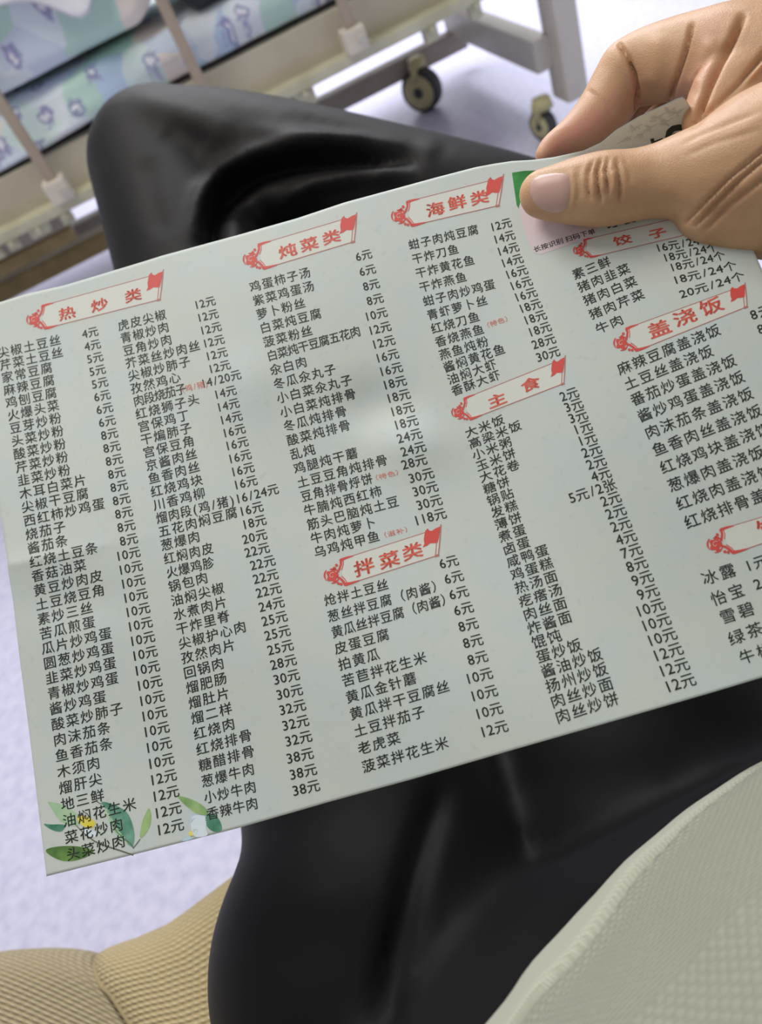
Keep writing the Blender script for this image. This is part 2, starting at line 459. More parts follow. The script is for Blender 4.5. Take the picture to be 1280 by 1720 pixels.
def mfold(x, y, z):
    if y > 2.2: return 0, 0
    zl = .548 + .02 * math.sin(x * 5 + 1.0) + .02 * x
    return -.020 * math.exp(-((z - zl) / .012) ** 2) + .012 * math.exp(-((z - zl + .026) / .012) ** 2), 0


mt = slab('mattress', -1.2, .92, 2.005, 2.86, .514, .628, mat_sheet, .010, 3, mfold)
mt['label'] = 'mattress in a pale blue pastel printed sheet on the hospital bed'; mt['category'] = 'mattress'


def qfold(x, y, z):
    d = .035 * noise.noise(Vector((x * 3.2, y * 2.5, 7))) + .018 * noise.noise(Vector((x * 8, y * 7, z * 8)))
    return 0, d * max(0, (z - .66) / .12)


ql = slab('quilt', -1.15, .105, 1.985, 2.78, .640, .86, mat_quilt, .014, 11, qfold)
ql['label'] = 'puffy pastel blue and green quilt with small purple birds, on the mattress'; ql['category'] = 'quilt'


def towel(u, v):
    x = -.62 + .65 * u
    hem = .795 + .012 * math.sin(u * 15 + .5) - .085 * math.exp(-((x + .085) / .055) ** 2) - .02 * max(0, x + .02) / .05
    if v < .5:
        k = v / .5
        return (x + .012 * math.sin(k * 5 + u * 9), 1.952 - .010 * math.sin(u * 26 + k * 3) + .035 * k * k, hem + (.885 - hem) * k)
    k = (v - .5) / .5
    return (x, 1.987 + .34 * k, .885 + .02 * math.sin(k * 9 + u * 7) - .01 * k)


tw = blob_sheet('folded_sheet', 80, 36, towel, mat_white)
s_ = tw.modifiers.new('t', 'SOLIDIFY'); s_.thickness = .012
tw['label'] = 'crumpled white sheet lying on top of the printed quilt'; tw['category'] = 'sheet'
dk = slab('dark_bag', .105, .60, 1.995, 2.36, .620, .80, mat_dark, .02, 5, None, nx=40, nr=40)
dk['label'] = 'dark soft bag lying on the mattress beside the quilt'; dk['category'] = 'bag'

# ================================================================== sofa
XS = np.array([-1.2, -.6, -.46, -.40, -.37, -.345, -.32, -.30, -.269, -.207, -.153, -.05, .1, .5])
YS = np.array([.42, .358, .330, .311, .299, .288, .278, .273, .271, .283, .292, .30, .30, .30])


def skew(d): return -.54 * max(d, -.12)   # the seam runs forwards and to the left


def front(x): return float(np.interp(x, XS, YS))


def cushion(name, x0, x1, mat, parent, top, ang, bulge):
    nx, nprof = 70, 46
    V = []; UV = []; Fc = []
    z0 = .30; r = .045
    for i in range(nx):
        t = i / (nx - 1); x = x0 + (x1 - x0) * t
        e = min(t, 1 - t) * (x1 - x0)
        dip = .007 * math.exp(-(e / .010) ** 1.3)
        yf = front(x) - dip * .55
        prof = []
        L1 = .80; 
        # back -> front along the top, round the edge, down the front
        for k in range(26): prof.append((yf - r - L1 * (1 - k / 25) ** 1.6, top))
        for k in range(1, 11):
            a = math.pi / 2 * k / 10; prof.append((yf - r + r * math.sin(a), top - r + r * math.cos(a)))
        for k in range(1, 8): prof.append((yf, top - r - (top - r - z0) * k / 7))
        prof += [(yf - .05, z0 - .002), (yf - r - L1, z0 - .002), (yf - r - L1, top - .02)]
        s = 0
        for k, (y, z) in enumerate(prof):
            if k: s += math.hypot(y - prof[k - 1][0], z - prof[k - 1][1])
            bz = bulge * .5 * math.sin(math.pi * min(1, max(0, e / .18)) / 2) * math.exp(-((y - yf + .18) / .16) ** 2) if z > .4 else 0
            V.append((x + skew(y - yf), y, z - dip * (z > .38) + bz))
            ca, sa = math.cos(ang), math.sin(ang)
            UV.append((x * ca - s * sa, x * sa + s * ca))
    n = len(prof)
    for i in range(nx - 1):
        for k in range(n):
            a = i * n + k; b = i * n + (k + 1) % n
            Fc.append((a, a + n, b + n, b))
    Fc.append(tuple(range(n))); Fc.append(tuple(reversed(range((nx - 1) * n, nx * n))))
    return mesh_obj(name, V, Fc, mat, parent, True, UV)


sofa = empty('sofa', (-.2, -.05, 0), 'beige coarsely woven fabric sofa that the person sits on', 'sofa')
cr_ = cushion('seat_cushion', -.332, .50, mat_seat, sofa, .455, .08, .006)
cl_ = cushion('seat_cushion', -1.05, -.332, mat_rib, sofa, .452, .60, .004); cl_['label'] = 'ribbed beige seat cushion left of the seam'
# the sewn welt between the two cushions
pts = []
for k in range(30):
    y = -.45 + k / 29 * (.276 - .045 + .45); pts.append((-.332 + skew(y - .281), y, .4475))
for k in range(1, 9):
    a = math.pi / 2 * k / 8; pts.append((-.332 + skew(.045 * math.sin(a) - .045), .231 + .045 * math.sin(a), .4475 - .045 + .045 * math.cos(a)))


def tube(name, pts, r, mat, parent, seg=10, closed_ends=True):
    V = []; Fc = []; P = [Vector(p) for p in pts]
    for i, p in enumerate(P):
        d = (P[min(i + 1, len(P) - 1)] - P[max(i - 1, 0)]).normalized()
        q = d.to_track_quat('Z', 'Y'); rr = r[i] if hasattr(r, '__len__') else r
        for k in range(seg):
            a = 2 * math.pi * k / seg
            V.append(p + q @ Vector((rr * math.cos(a), rr * math.sin(a), 0)))
    for i in range(len(P) - 1):
        for k in range(seg):
            a = i * seg + k; b = i * seg + (k + 1) % seg
            Fc.append((a, b, b + seg, a + seg))
    Fc.append(tuple(reversed(range(seg)))); Fc.append(tuple(range((len(P) - 1) * seg, len(P) * seg)))
    return mesh_obj(name, V, Fc, mat, parent, True)


tube('welt', pts, .0018, mat_rib, sofa)
box('base', (-1.04, .49, -.48, .22, .10, .30), mat_seat, sofa, .02, 3)
box('backrest', (-1.04, .49, -.66, -.50, .30, .95), mat_seat, sofa, .05, 4, True)
for x in (-.98, .43):
    for y in (-.42, .16):
        bm = bmesh.new(); cyl(bm, (x, y, 0), (x, y, .10), .018, .026); bm_obj('leg', bm, mat_dark, sofa, True)

# ================================================================== bodies: spheres swept along chains, fused and smoothed


def chain(nodes, step=.22):
    """nodes: world x,y,z,r -> dense spheres"""
    out = []
    for a, b in zip(nodes[:-1], nodes[1:]):
        a = np.array(a, float); b = np.array(b, float)
        d = np.linalg.norm(b[:3] - a[:3]); n = max(1, int(d / (step * min(a[3], b[3]))))
        for k in range(n): out.append(a + (b - a) * k / n)
    out.append(np.array(nodes[-1], float))
    return out


def pxn(px, py, z, rpx):
    p = W(px, py, z); return (*p, rpx * z / FPX)


def smooth_nodes(nodes, n=5):
    """Catmull-Rom through the nodes so that limbs bend softly"""
    P = [np.array(q, float) for q in nodes]
    P = [2 * P[0] - P[1]] + P + [2 * P[-1] - P[-2]]
    out = []
    for i in range(1, len(P) - 2):
        for k in range(n):
            t = k / n
            out.append(.5 * ((2 * P[i]) + (-P[i - 1] + P[i + 1]) * t + (2 * P[i - 1] - 5 * P[i] + 4 * P[i + 1] - P[i + 2]) * t * t + (-P[i - 1] + 3 * P[i] - 3 * P[i + 1] + P[i + 2]) * t ** 3))
    out.append(P[-2])
    return out


def fused(name, chains, voxel, smooth_it, mat, parent, factor=.5, sub=3):
    bm0 = bmesh.new(); bmesh.ops.create_icosphere(bm0, subdivisions=sub, radius=1)
    sv = np.array([v.co[:] for v in bm0.verts]); sf = np.array([[v.index for v in f.verts] for f in bm0.faces]); bm0.free()
    S = [s for c in chains for s in chain(smooth_nodes(c) if len(c) > 2 else c)]
    V = np.concatenate([sv * s[3] + s[:3] for s in S]); Fc = np.concatenate([sf + i * len(sv) for i in range(len(S))])
    m = bpy.data.meshes.new(name)
    m.vertices.add(len(V)); m.vertices.foreach_set('co', V.ravel())
    m.loops.add(Fc.size); m.loops.foreach_set('vertex_index', Fc.ravel().astype(np.int32))
    m.polygons.add(len(Fc)); m.polygons.foreach_set('loop_start', np.arange(0, Fc.size, 3, dtype=np.int32))
    m.update(calc_edges=True)
    o = bpy.data.objects.new(name, m); SC.collection.objects.link(o)
    r = o.modifiers.new('r', 'REMESH'); r.mode = 'VOXEL'; r.voxel_size = voxel
    s = o.modifiers.new('s', 'SMOOTH'); s.iterations = smooth_it; s.factor = factor
    dg = bpy.context.evaluated_depsgraph_get()
    m2 = bpy.data.meshes.new_from_object(o.evaluated_get(dg))
    bpy.data.objects.remove(o)
    m2.polygons.foreach_set('use_smooth', [True] * len(m2.polygons))
    m2.materials.clear(); m2.materials.append(mat)
    o = bpy.data.objects.new(name, m2)
    return link(o, parent)


def coords(o):
    V = np.zeros(len(o.data.vertices) * 3); o.data.vertices.foreach_get('co', V); V = V.reshape(-1, 3)
    Nn = np.zeros(len(V) * 3); o.data.vertices.foreach_get('normal', Nn); Nn = Nn.reshape(-1, 3)
    return V, Nn


def setco(o, V):
    o.data.vertices.foreach_set('co', V.ravel()); o.data.update()


def polydist(x, y, poly, widths=None):
    """distance to polyline, and fraction along it"""
    best = np.full(x.shape, 1e9); fr = np.zeros(x.shape); tot = len(poly) - 1
    for i in range(tot):
        ax, ay = poly[i]; bx, by = poly[i + 1]
        dx, dy = bx - ax, by - ay
        t = np.clip(((x - ax) * dx + (y - ay) * dy) / (dx * dx + dy * dy + 1e-9), 0, 1)
        d = np.hypot(x - ax - t * dx, y - ay - t * dy)
        w = d < best; best = np.where(w, d, best); fr = np.where(w, (i + t) / tot, fr)
    return best, fr


def carve(o, lines, facing=True):
    """lines: (polyline on the surface, width px, height m, zmin, zmax[, taper]) - raise (+) or press in (-) real folds"""
    V, Nn = coords(o)
    x, y, z = PX(V)
    x, y, z = x[..., 0] if x.ndim > 1 else x, y[..., 0] if y.ndim > 1 else y, z[..., 0] if z.ndim > 1 else z
    cdir = np.array([0, 0, CAM_H]) - V; cdir /= np.linalg.norm(cdir, axis=1)[:, None]
    fc = np.clip((Nn * cdir).sum(1) * 2.5, 0, 1)
    D = np.zeros(len(V))
    for ln in lines:
        poly, w, h, z0, z1 = ln[:5]; tp = ln[5] if len(ln) > 5 else 1
        d, fr = polydist(x, y, poly)
        k = np.exp(-(d / w) ** 2) * ((z > z0) & (z < z1))
        if tp: k = k * np.clip(np.sin(np.pi * np.clip(fr, .0, 1)) * 1.8 + (0.0 if tp == 1 else .5), 0, 1)
        D += h * k
    setco(o, V + Nn * (D * fc)[:, None])


person = empty('person', (.02, .05, 0), 'seated person in black trousers and sage knit shirt holding up the menu', 'person')

# ---- trousers
LT = [pxn(640, 1622, .36, 291), pxn(634, 1400, .40, 226), pxn(520, 1000, .52, 192), pxn(385, 600, .66, 150), pxn(272, 275, .755, 122)]
SH = [pxn(272, 275, .755, 122), pxn(420, 285, .72, 119), pxn(640, 325, .68, 112), pxn(900, 393, .64, 112), pxn(1110, 470, .62, 92)]
RTH = [pxn(1080, 1480, .40, 290), pxn(1060, 1000, .50, 210), pxn(1000, 650, .62, 150)]
kn = RTH[-1]
RSH = [kn, (kn[0] + .01, kn[1] - .0, .34, .068), (.215, .45, .12, .062)]
PEL = [(-.06, .03, .555, .105), (.05, .02, .57, .11), (.17, .03, .555, .105)]
PEL2 = [(.05, -.10, .58, .12), (.05, .0, .60, .115)]
tr = fused('trousers', [LT, SH, RTH, RSH, PEL, PEL2], .0052, 26, mat_trouser, person)
Z0, Z1 = .5, .9
carve(tr, [
    ([(356, 420), (362, 360), (388, 322), (430, 296), (490, 277), (570, 264), (680, 262)], 21, -.019, Z0, Z1, 2),
    ([(328, 385), (342, 325), (378, 285), (430, 260), (500, 243), (600, 238), (720, 250)], 17, .008, Z0, Z1, 2),
    ([(455, 350), (530, 305), (610, 288), (700, 290)], 17, .007, Z0, Z1, 1),
    ([(275, 215), (310, 232), (345, 250)], 20, -.002, Z0, Z1, 1),
    ([(215, 165), (290, 185), (350, 205), (400, 235)], 20, .003, Z0, Z1, 1),
    ([(245, 260), (255, 330), (275, 400)], 16, -.0022, Z0, Z1, 1),
    ([(470, 190), (600, 218), (760, 258)], 15, -.0035, Z0, Z1, 1),
    ([(400, 215), (540, 236), (700, 268)], 14, .003, Z0, Z1, 1),
    ([(640, 1730), (662, 1600), (700, 1450), (740, 1330)], 20, -.006, .1, .6, 2),
])
shoe_m = noisy(M_('black_shoe', (.02, .02, .022), .5), 30, (.015, .015, .017), (.03, .03, .033))
for nm, ch in (('shoe', [(.215, .44, .075, .044), (.218, .50, .052, .046), (.222, .58, .045, .042), (.224, .63, .040, .036)]),
               ('shoe', [pxn(1120, 476, .62, 78), pxn(1175, 520, .62, 88), pxn(1215, 600, .61, 82), pxn(1235, 660, .60, 72)])):
    sh = fused(nm, [ch], .005, 6, shoe_m, person)
    V, _ = coords(sh)
    if ch[0][2] < .1:
        V[:, 2] = np.maximum(V[:, 2], .002); setco(sh, V)

# ---- shirt: leaning torso loft
TC = [(.700, .0925, -.031, .192, .1165), (.735, .093, -.045, .196, .120), (.76, .094, -.059, .198, .122), (.80, .096, -.085, .201, .129),
      (.86, .10, -.13, .204, .132), (.93, .10, -.185, .200, .125), (1.02, .10, -.255, .202, .118), (1.10, .10, -.31, .20, .105), (1.17, .10, -.35, .17, .085), (1.21, .10, -.37, .10, .06)]


def ring(h):
    T = np.array(TC); return [float(np.interp(h, T[:, 0], T[:, i])) for i in (1, 2, 3, 4)]


def hem_top(t):
    return .7035 + .046 * float(sstep((-math.cos(t) - .02) / .55)) if math.sin(t) > 0 else .7035 + .046 * float(sstep((-math.cos(t) + .2) / .5))


def sstep(t): t = np.clip(t, 0, 1); return t * t * (3 - 2 * t)


def torso_part(name, rows, mat, parent):
    """rows: functions t -> (height, outward offset)"""
    V = []; UV = []; Fc = []; n = 300; m = len(rows)
    for fn in rows:
        for k in range(n):
            t = 2 * math.pi * k / n
            hh, off = fn(t); cx, cy, a, b = ring(hh)
            w = off + .0024 * noise.noise(Vector((math.cos(t) * 3.5, math.sin(t) * 3.5, hh * 9))) + .0010 * noise.noise(Vector((math.cos(t) * 12, math.sin(t) * 12, hh * 22)))
            wave = (.002 * math.sin(t * 7) + .0012 * math.sin(t * 17)) * max(0, 1 - abs(hh - .70) / .04)
            V.append((cx + (a + w) * math.cos(t), cy + (b + w) * math.sin(t), hh + wave))
            UV.append((t * .165, hh * 1.25))
    for j in range(m - 1):
        for k in range(n):
            a_ = j * n + k; b_ = j * n + (k + 1) % n
            Fc.append((a_, b_, b_ + n, a_ + n))
    Fc.append(tuple(range((m - 1) * n, m * n)))
    if name == 'hem_band': Fc.pop()
    return mesh_obj(name, V, Fc, mat, parent, True, UV)


def srow(h):
    return lambda t: (h, -.0050 * math.exp(-((h - hem_top(t) - .0015) / .0028) ** 2) + .0012 * math.exp(-((h - hem_top(t) - .008) / .004) ** 2))


hs = list(np.linspace(.7015, .80, 64)) + list(np.linspace(.81, 1.21, 36))
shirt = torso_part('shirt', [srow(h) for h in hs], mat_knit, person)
hem_rows = [lambda t: (.7140, -.012), lambda t: (.7030, -.008), lambda t: (.6994, -.003), lambda t: (.6990, .0005), lambda t: (.7002, .0026)]
for k in range(1, 16):
    hem_rows.append(lambda t, q=k / 15: (.7002 + (hem_top(t) - .7002) * q, .0026 + .0010 * math.sin(math.pi * q)))
hem_rows += [lambda t: (hem_top(t) + .0008, .0014), lambda t: (hem_top(t) + .0006, -.002), lambda t: (hem_top(t) - .002, -.006)]
hem = torso_part('hem_band', hem_rows, mat_hem, shirt); hem['label'] = 'smooth double-folded hem of the knit shirt'
# sleeve from the shoulder to the forearm
slv = fused('sleeve', [[(.26, -.32, 1.08, .065), (.36, -.20, .93, .058), (.40, -.10, .80, .056), (.36, .02, .80, .05), (.325, .07, .802, .046)]], .004, 6, mat_knit, shirt)
nk = fused('neck', [[(.10, -.37, 1.19, .052), (.10, -.365, 1.27, .05)]], .005, 5, mat_skin, person)

# ---- hand and forearm, one continuous surface
TH = [pxn(912, 326, .2755, 40), pxn(935, 325, .2735, 46), pxn(975, 321, .271, 55), pxn(1015, 318, .269, 61), pxn(1060, 312, .267, 58),
      pxn(1105, 304, .265, 60), pxn(1155, 296, .262, 72), pxn(1215, 290, .258, 92), pxn(1290, 275, .255, 125), pxn(1380, 265, .252, 150)]
IX = [pxn(915, 261, .297, 17), pxn(931, 247, .298, 24), pxn(970, 229, .300, 37), pxn(1008, 194, .300, 45), pxn(1041, 142, .298, 49), pxn(1057, 120, .296, 53)]
IX2 = [pxn(1057, 120, .296, 53), pxn(1087, 112, .294, 60), pxn(1130, 101, .288, 64), pxn(1180, 96, .282, 72), pxn(1240, 100, .276, 88), pxn(1320, 130, .270, 110), pxn(1400, 180, .266, 130)]
MD = [pxn(990, 262, .318, 30), pxn(1010, 225, .320, 38), pxn(1045, 170, .322, 42), pxn(1095, 120, .318, 48), pxn(1160, 98, .306, 60), pxn(1240, 110, .292, 80), pxn(1340, 160, .282, 105)]
RG = [pxn(1075, 275, .334, 28), pxn(1085, 235, .338, 36), pxn(1115, 180, .340, 40), pxn(1160, 140, .332, 46), pxn(1230, 130, .316, 60), pxn(1330, 180, .300, 90)]
PK = [pxn(1150, 290, .342, 25), pxn(1155, 250, .346, 31), pxn(1180, 200, .346, 35), pxn(1220, 170, .338, 40), pxn(1280, 170, .322, 55), pxn(1350, 220, .305, 85)]
HEEL = [pxn(1200, 345, .262, 66), pxn(1270, 330, .260, 98), pxn(1360, 320, .258, 120), pxn(1460, 330, .262, 130)]
WEB = [pxn(1195, 200, .266, 48), pxn(1240, 160, .270, 76), pxn(1300, 150, .272, 90)]
PALM = [pxn(1400, 180, .272, 120), pxn(1420, 250, .265, 140), pxn(1520, 330, .262, 140)]
FA = [pxn(1430, 280, .260, 140), pxn(1560, 350, .262, 135), pxn(1720, 470, .262, 140), (.315, .09, .80, .034), (.345, .04, .80, .038)]
hand = fused('hand', [TH, IX, IX2, MD, RG, PK, HEEL, WEB, PALM, FA], .0009, 14, mat_skin, person, .5)
ZT = (.2, .285)
ZI = (.2, .33)
carve(hand, [
    # knuckle folds of the thumb joint
    ([(998, 266), (988, 290), (987, 315), (992, 338)], 3.0, -.0013, *ZT),
    ([(1012, 262), (1003, 285), (1005, 318), (1010, 345)], 3.3, -.0019, *ZT),
    ([(1022, 261), (1018, 283), (1020, 305), (1022, 330)], 3.0, -.0016, *ZT),
    ([(1034, 262), (1040, 285), (1042, 315), (1040, 345)], 3.2, -.0015, *ZT),
    ([(1046, 262), (1056, 285), (1060, 310)], 3.0, -.0005, *ZT),
    ([(996, 300), (996, 330)], 5, .0004, *ZT), ([(1013, 290), (1013, 325)], 4, .0007, *ZT), ([(1030, 285), (1031, 325)], 4.5, .0008, *ZT),
    ([(975, 275), (972, 300), (974, 340)], 6, -.0004, *ZT),
    # folds over the ball of the thumb
    ([(1150, 375), (1180, 345), (1225, 300), (1290, 245)], 3.5, -.0016, *ZT, 2),
    ([(1168, 378), (1200, 345), (1245, 300), (1290, 262)], 3.5, -.0018, *ZT, 2),
    ([(1185, 385), (1225, 345), (1290, 295)], 4, -.0014, *ZT, 2),
    ([(1158, 372), (1192, 340), (1240, 290)], 4, .0006, *ZT, 2),
    ([(1060, 345), (1100, 340), (1150, 340)], 12, -.0006, *ZT),
    ([(1140, 245), (1180, 225), (1230, 205), (1285, 185)], 4, -.0005, *ZT), ([(1150, 262), (1200, 240), (1285, 215)], 4, -.0004, *ZT),
    ([(1165, 210), (1205, 178), (1245, 140), (1290, 80)], 5, -.0022, *ZI, 2),
    ([(1178, 205), (1225, 160), (1290, 100)], 5, .0012, *ZI, 2),
    # finger flexion creases
    ([(1040, 74), (1056, 98), (1066, 125), (1072, 155), (1070, 182)], 3.2, -.0030, *ZI, 2),
    ([(1162, 42), (1153, 80), (1142, 115), (1130, 150), (1124, 172)], 3.4, -.0026, *ZI, 2),
    ([(1246, 28), (1230, 65), (1208, 105), (1188, 150), (1172, 195)], 5.5, -.0040, *ZI, 2),
    ([(1108, 55), (1104, 100), (1095, 150)], 16, .0009, *ZI),
    ([(984, 150), (1000, 160), (1020, 176), (1032, 196)], 4.0, -.0007, *ZI),
    ([(1200, 60), (1180, 110), (1160, 150)], 14, .0012, *ZI),
])
# redness under the fingertip pad and at the joints
V, Nn = coords(hand)
x, y, z = [q.reshape(-1) for q in PX(V)]
tint = np.zeros(len(V))
for poly, w_, k_, z0_ in (([(935, 255), (965, 225), (1000, 205)], 30, .8, .285), ([(1000, 215), (1030, 170)], 28, .45, .285), ([(1140, 150), (1180, 120)], 34, .35, .26), ([(900, 335), (915, 350)], 20, .25, .2), ([(1062, 130), (1070, 170)], 12, .5, .28), ([(1190, 70), (1200, 40)], 25, .3, .25)):
    d, _ = polydist(x, y, poly); tint = np.maximum(tint, k_ * np.exp(-(d / w_) ** 2) * (z > z0_))
ca = hand.data.color_attributes.new('tint', 'FLOAT_COLOR', 'POINT')
ca.data.foreach_set('color', np.stack([tint, tint, tint, np.ones_like(tint)], 1).ravel())

# thumb nail, laid on the thumb surface
V, Nn = coords(hand)
tris = [tuple(p.vertices) for p in hand.data.polygons]
bvh = BVHTree.FromPolygons([Vector(v) for v in V], tris)
nail_out = [(886, 326), (887, 308), (893, 297), (906, 290), (932, 286.5), (952, 287.5), (959.5, 293), (961.5, 308), (961, 330), (957, 349), (948, 359), (932, 362), (912, 357), (896, 346)]
nc = (925, 325)
O = Vector((0, 0, CAM_H)); VV = []; FF = []
nr, na = 9, 56
oo = np.array(nail_out + nail_out[:1])
ang_pts = [oo[int(i)] * (1 - i % 1) + oo[int(i) + 1] * (i % 1) for i in np.linspace(0, len(nail_out) - 1e-6, na, endpoint=False)]
for ri in range(nr + 1):
    f_ = .06 + .94 * ri / nr
    for q in ang_pts:
        qx = nc[0] + (q[0] - nc[0]) * f_; qy = nc[1] + (q[1] - nc[1]) * f_
        d = (Vector(W(qx, qy, 1.0)) - O).normalized()
        hit, nn, _, dist = bvh.ray_cast(O, d)
        lift = .0007 * (1 - f_ ** 5) - .0004 * f_ ** 5
        VV.append(hit + nn * lift)
for ri in range(nr):
    for k in range(na):
        a = ri * na + k; b = ri * na + (k + 1) % na
        FF.append((a, b, b + na, a + na))
FF.append(tuple(reversed(range(na))))
nail = mesh_obj('thumb_nail', VV, FF, mat_nail, hand, True)
nail['label'] = 'pale pink thumb nail'
sm = nail.modifiers.new('s', 'SMOOTH'); sm.iterations = 4; sm.factor = .5
carve(hand, [([(952, 286), (962, 292), (965, 310), (964, 332), (959, 352), (948, 362), (930, 365)], 2.6, .0005, *ZT), ([(886, 300), (900, 289), (932, 283), (952, 284)], 2.5, .0003, *ZT)])

# ================================================================== the menu sheet
PN = np.array([.294, .22, .93]); PN /= np.linalg.norm(PN)
PK_ = .2835 * (PN @ np.array([(930 - 640) / FPX, (330 - 860) / FPX, 1.0]))


def sstep(t): t = np.clip(t, 0, 1); return t * t * (3 - 2 * t)


def ZP(px, py):
    px = np.asarray(px, float); py = np.asarray(py, float)
    z = PK_ / (PN[0] * (px - 640) / FPX + PN[1] * (py - 860) / FPX + PN[2])
    # broad waves of the hand-held sheet
    z = z + .0016 * np.sin((px * .9 + py * .35) / 118.0) * np.exp(-((py - 520) / 420) ** 2)
    z = z + .0010 * np.sin((px * .35 - py * .95) / 95.0 + 1.0)
    z = z + .0030 * np.exp(-(((px - 625) / 60) ** 2 + ((py - 680) / 42) ** 2)) * 1.0
    z = z - .0016 * np.exp(-(((px - 700) / 70) ** 2 + ((py - 745) / 45) ** 2))
    z = z - .0014 * np.exp(-(((px - 420) / 60) ** 2 + ((py - 640) / 60) ** 2))
    # crease from the left edge
    d = (py - 950) + .20 * (px - 10)
    z = z - .0016 * np.exp(-np.abs(d) / 26.0) * np.exp(-((px - 10) / 150) ** 2)
    z = z + .0012 * np.exp(-(((px - 120) / 90) ** 2 + ((py - 1010) / 40) ** 2))
    # flap above the thumb bends towards the camera
    s = ((py - 268) * -1 - (px - 905) * .18)
    s = np.clip(s + 6, 0, None) * sstep((px - 915) / 70)
    z = z - .00019 * s ** 1.08
    return z


def interp_poly(P, n):
    P = np.array(P, float); d = np.r_[0, np.cumsum(np.hypot(*np.diff(P, axis=0).T))]; t = np.linspace(0, d[-1], n)
    return np.stack([np.interp(t, d, P[:, 0]), np.interp(t, d, P[:, 1])], 1)


TOP = [(-48, 522), (0, 507.5), (43, 494), (109, 479), (159, 464), (238.6, 440), (272, 429.5), (340, 411), (400, 394.7), (450, 380.5), (498, 367), (579, 340), (660, 318), (731, 298.5), (798, 281),
       (830, 275), (860, 270.5), (895, 268.5), (930, 264), (980, 253), (1010, 239), (1035, 218), (1072, 196), (1110, 178), (1138, 165), (1147, 163)]
RGT = [(1147, 163), (1152, 167), (1160, 180), (1172, 205), (1205, 280), (1250, 385), (1310, 520), (1400, 730), (1480, 900), (1555, 1063)]
LFT = [(-48, 522), (-30, 650), (-9, 790), (0, 862), (12, 942), (14.5, 965), (22, 1010), (31, 1090), (49, 1230), (78, 1472)]
BOT = [(78, 1472), (250, 1429), (400, 1391), (560, 1345), (690, 1309.5), (860, 1260), (1010, 1217), (1200, 1162), (1280, 1138), (1420, 1100), (1555, 1063)]
NU, NV = 230, 190
# even, gentle parametrisation
T_, B_, R_, L_ = interp_poly(TOP, NU), interp_poly(BOT, NU), interp_poly(RGT, NV), interp_poly(LFT, NV)
u = np.linspace(0, 1, NU)[None, :, None]; v = np.linspace(0, 1, NV)[:, None, None]
G = (1 - v) * T_[None] + v * B_[None] + (1 - u) * L_[:, None] + u * R_[:, None] - ((1 - u) * (1 - v) * T_[0] + u * (1 - v) * T_[-1] + (1 - u) * v * B_[0] + u * v * B_[-1])
gp = W(G[..., 0], G[..., 1], ZP(G[..., 0], G[..., 1])).reshape(-1, 3)
ray = gp - np.array([0, 0, CAM_H]); ray /= np.linalg.norm(ray, axis=1)[:, None]
back = gp + ray * .00016
nF = NU * NV
faces = []
for j in range(NV - 1):
    for i in range(NU - 1):
        a = j * NU + i
        faces.append((a, a + 1, a + NU + 1, a + NU)); faces.append((nF + a, nF + a + NU, nF + a + NU + 1, nF + a + 1))
rim = [i for i in range(NU)] + [j * NU + NU - 1 for j in range(1, NV)] + [(NV - 1) * NU + i for i in range(NU - 2, -1, -1)] + [j * NU for j in range(NV - 2, 0, -1)]
for a, b in zip(rim, rim[1:] + rim[:1]): faces.append((a, nF + a, nF + b, b))
menu = empty('menu_sheet', tuple(W(700, 800, .27)), 'printed Chinese restaurant menu sheet with red headings, held in the hand', 'menu')
sheet = mesh_obj('paper', np.concatenate([gp, back]), faces, mat_paper, menu, True)


def lift(P, h=.00012):
    """points of the print (on the sheet) -> world, h metres proud of the paper"""
    P = np.asarray(P, float)
    return W(P[:, 0], P[:, 1], ZP(P[:, 0], P[:, 1]) - h)


class Print:
    def __init__(s): s.V = []; s.F = []; s.n = 0
    def add(s, pts, faces):
        s.V.append(np.asarray(pts, float)); s.F += [tuple(i + s.n for i in f) for f in faces]; s.n += len(pts)
    def stroke(s, pts, w):
        P = np.array(pts, float)
        d = np.r_[0, np.cumsum(np.hypot(*np.diff(P, axis=0).T))]
        n = max(len(P), int(d[-1] / 7) + 2); t = np.unique(np.r_[np.linspace(0, d[-1], n), d])
        Q = np.stack([np.interp(t, d, P[:, 0]), np.interp(t, d, P[:, 1])], 1)
        T = np.gradient(Q, axis=0); T /= np.hypot(T[:, 0], T[:, 1])[:, None] + 1e-9
        Nn = np.stack([-T[:, 1], T[:, 0]], 1)
        ww = np.interp(t / d[-1], np.linspace(0, 1, len(w)), w)[:, None] / 2 if hasattr(w, '__len__') else w / 2
        m = len(Q)
        s.add(np.concatenate([Q + Nn * ww, Q - Nn * ww]), [(i, i + 1, m + i + 1, m + i) for i in range(m - 1)])
    def poly(s, pts, smooth=True, rings=4):
        P = np.array(pts, float)
        if smooth:
            for _ in range(2):
                Q = np.roll(P, -1, 0); P = np.stack([.75 * P + .25 * Q, .25 * P + .75 * Q], 1).reshape(-1, 2)
        else:
            P = interp_poly(list(P) + [P[0]], max(24, len(P) * 6))[:-1]
        c = P.mean(0); n = len(P)
        R = np.concatenate([c + (P - c) * k / rings for k in range(1, rings + 1)] + [c[None]])
        F = [(k * n + i, k * n + (i + 1) % n, (k + 1) * n + (i + 1) % n, (k + 1) * n + i) for k in range(rings - 1) for i in range(n)]
        F += [(rings * n, i, (i + 1) % n) for i in range(n)]
        s.add(R, F)
    def build(s, name, mat, parent, h=.00012):
        return mesh_obj(name, lift(np.concatenate(s.V), h), s.F, mat, parent)


_cur = bpy.data.curves.new('glyph', 'FONT'); _cur.resolution_u = 2
_go = bpy.data.objects.new('glyph', _cur); SC.collection.objects.link(_go)
_cache = {}


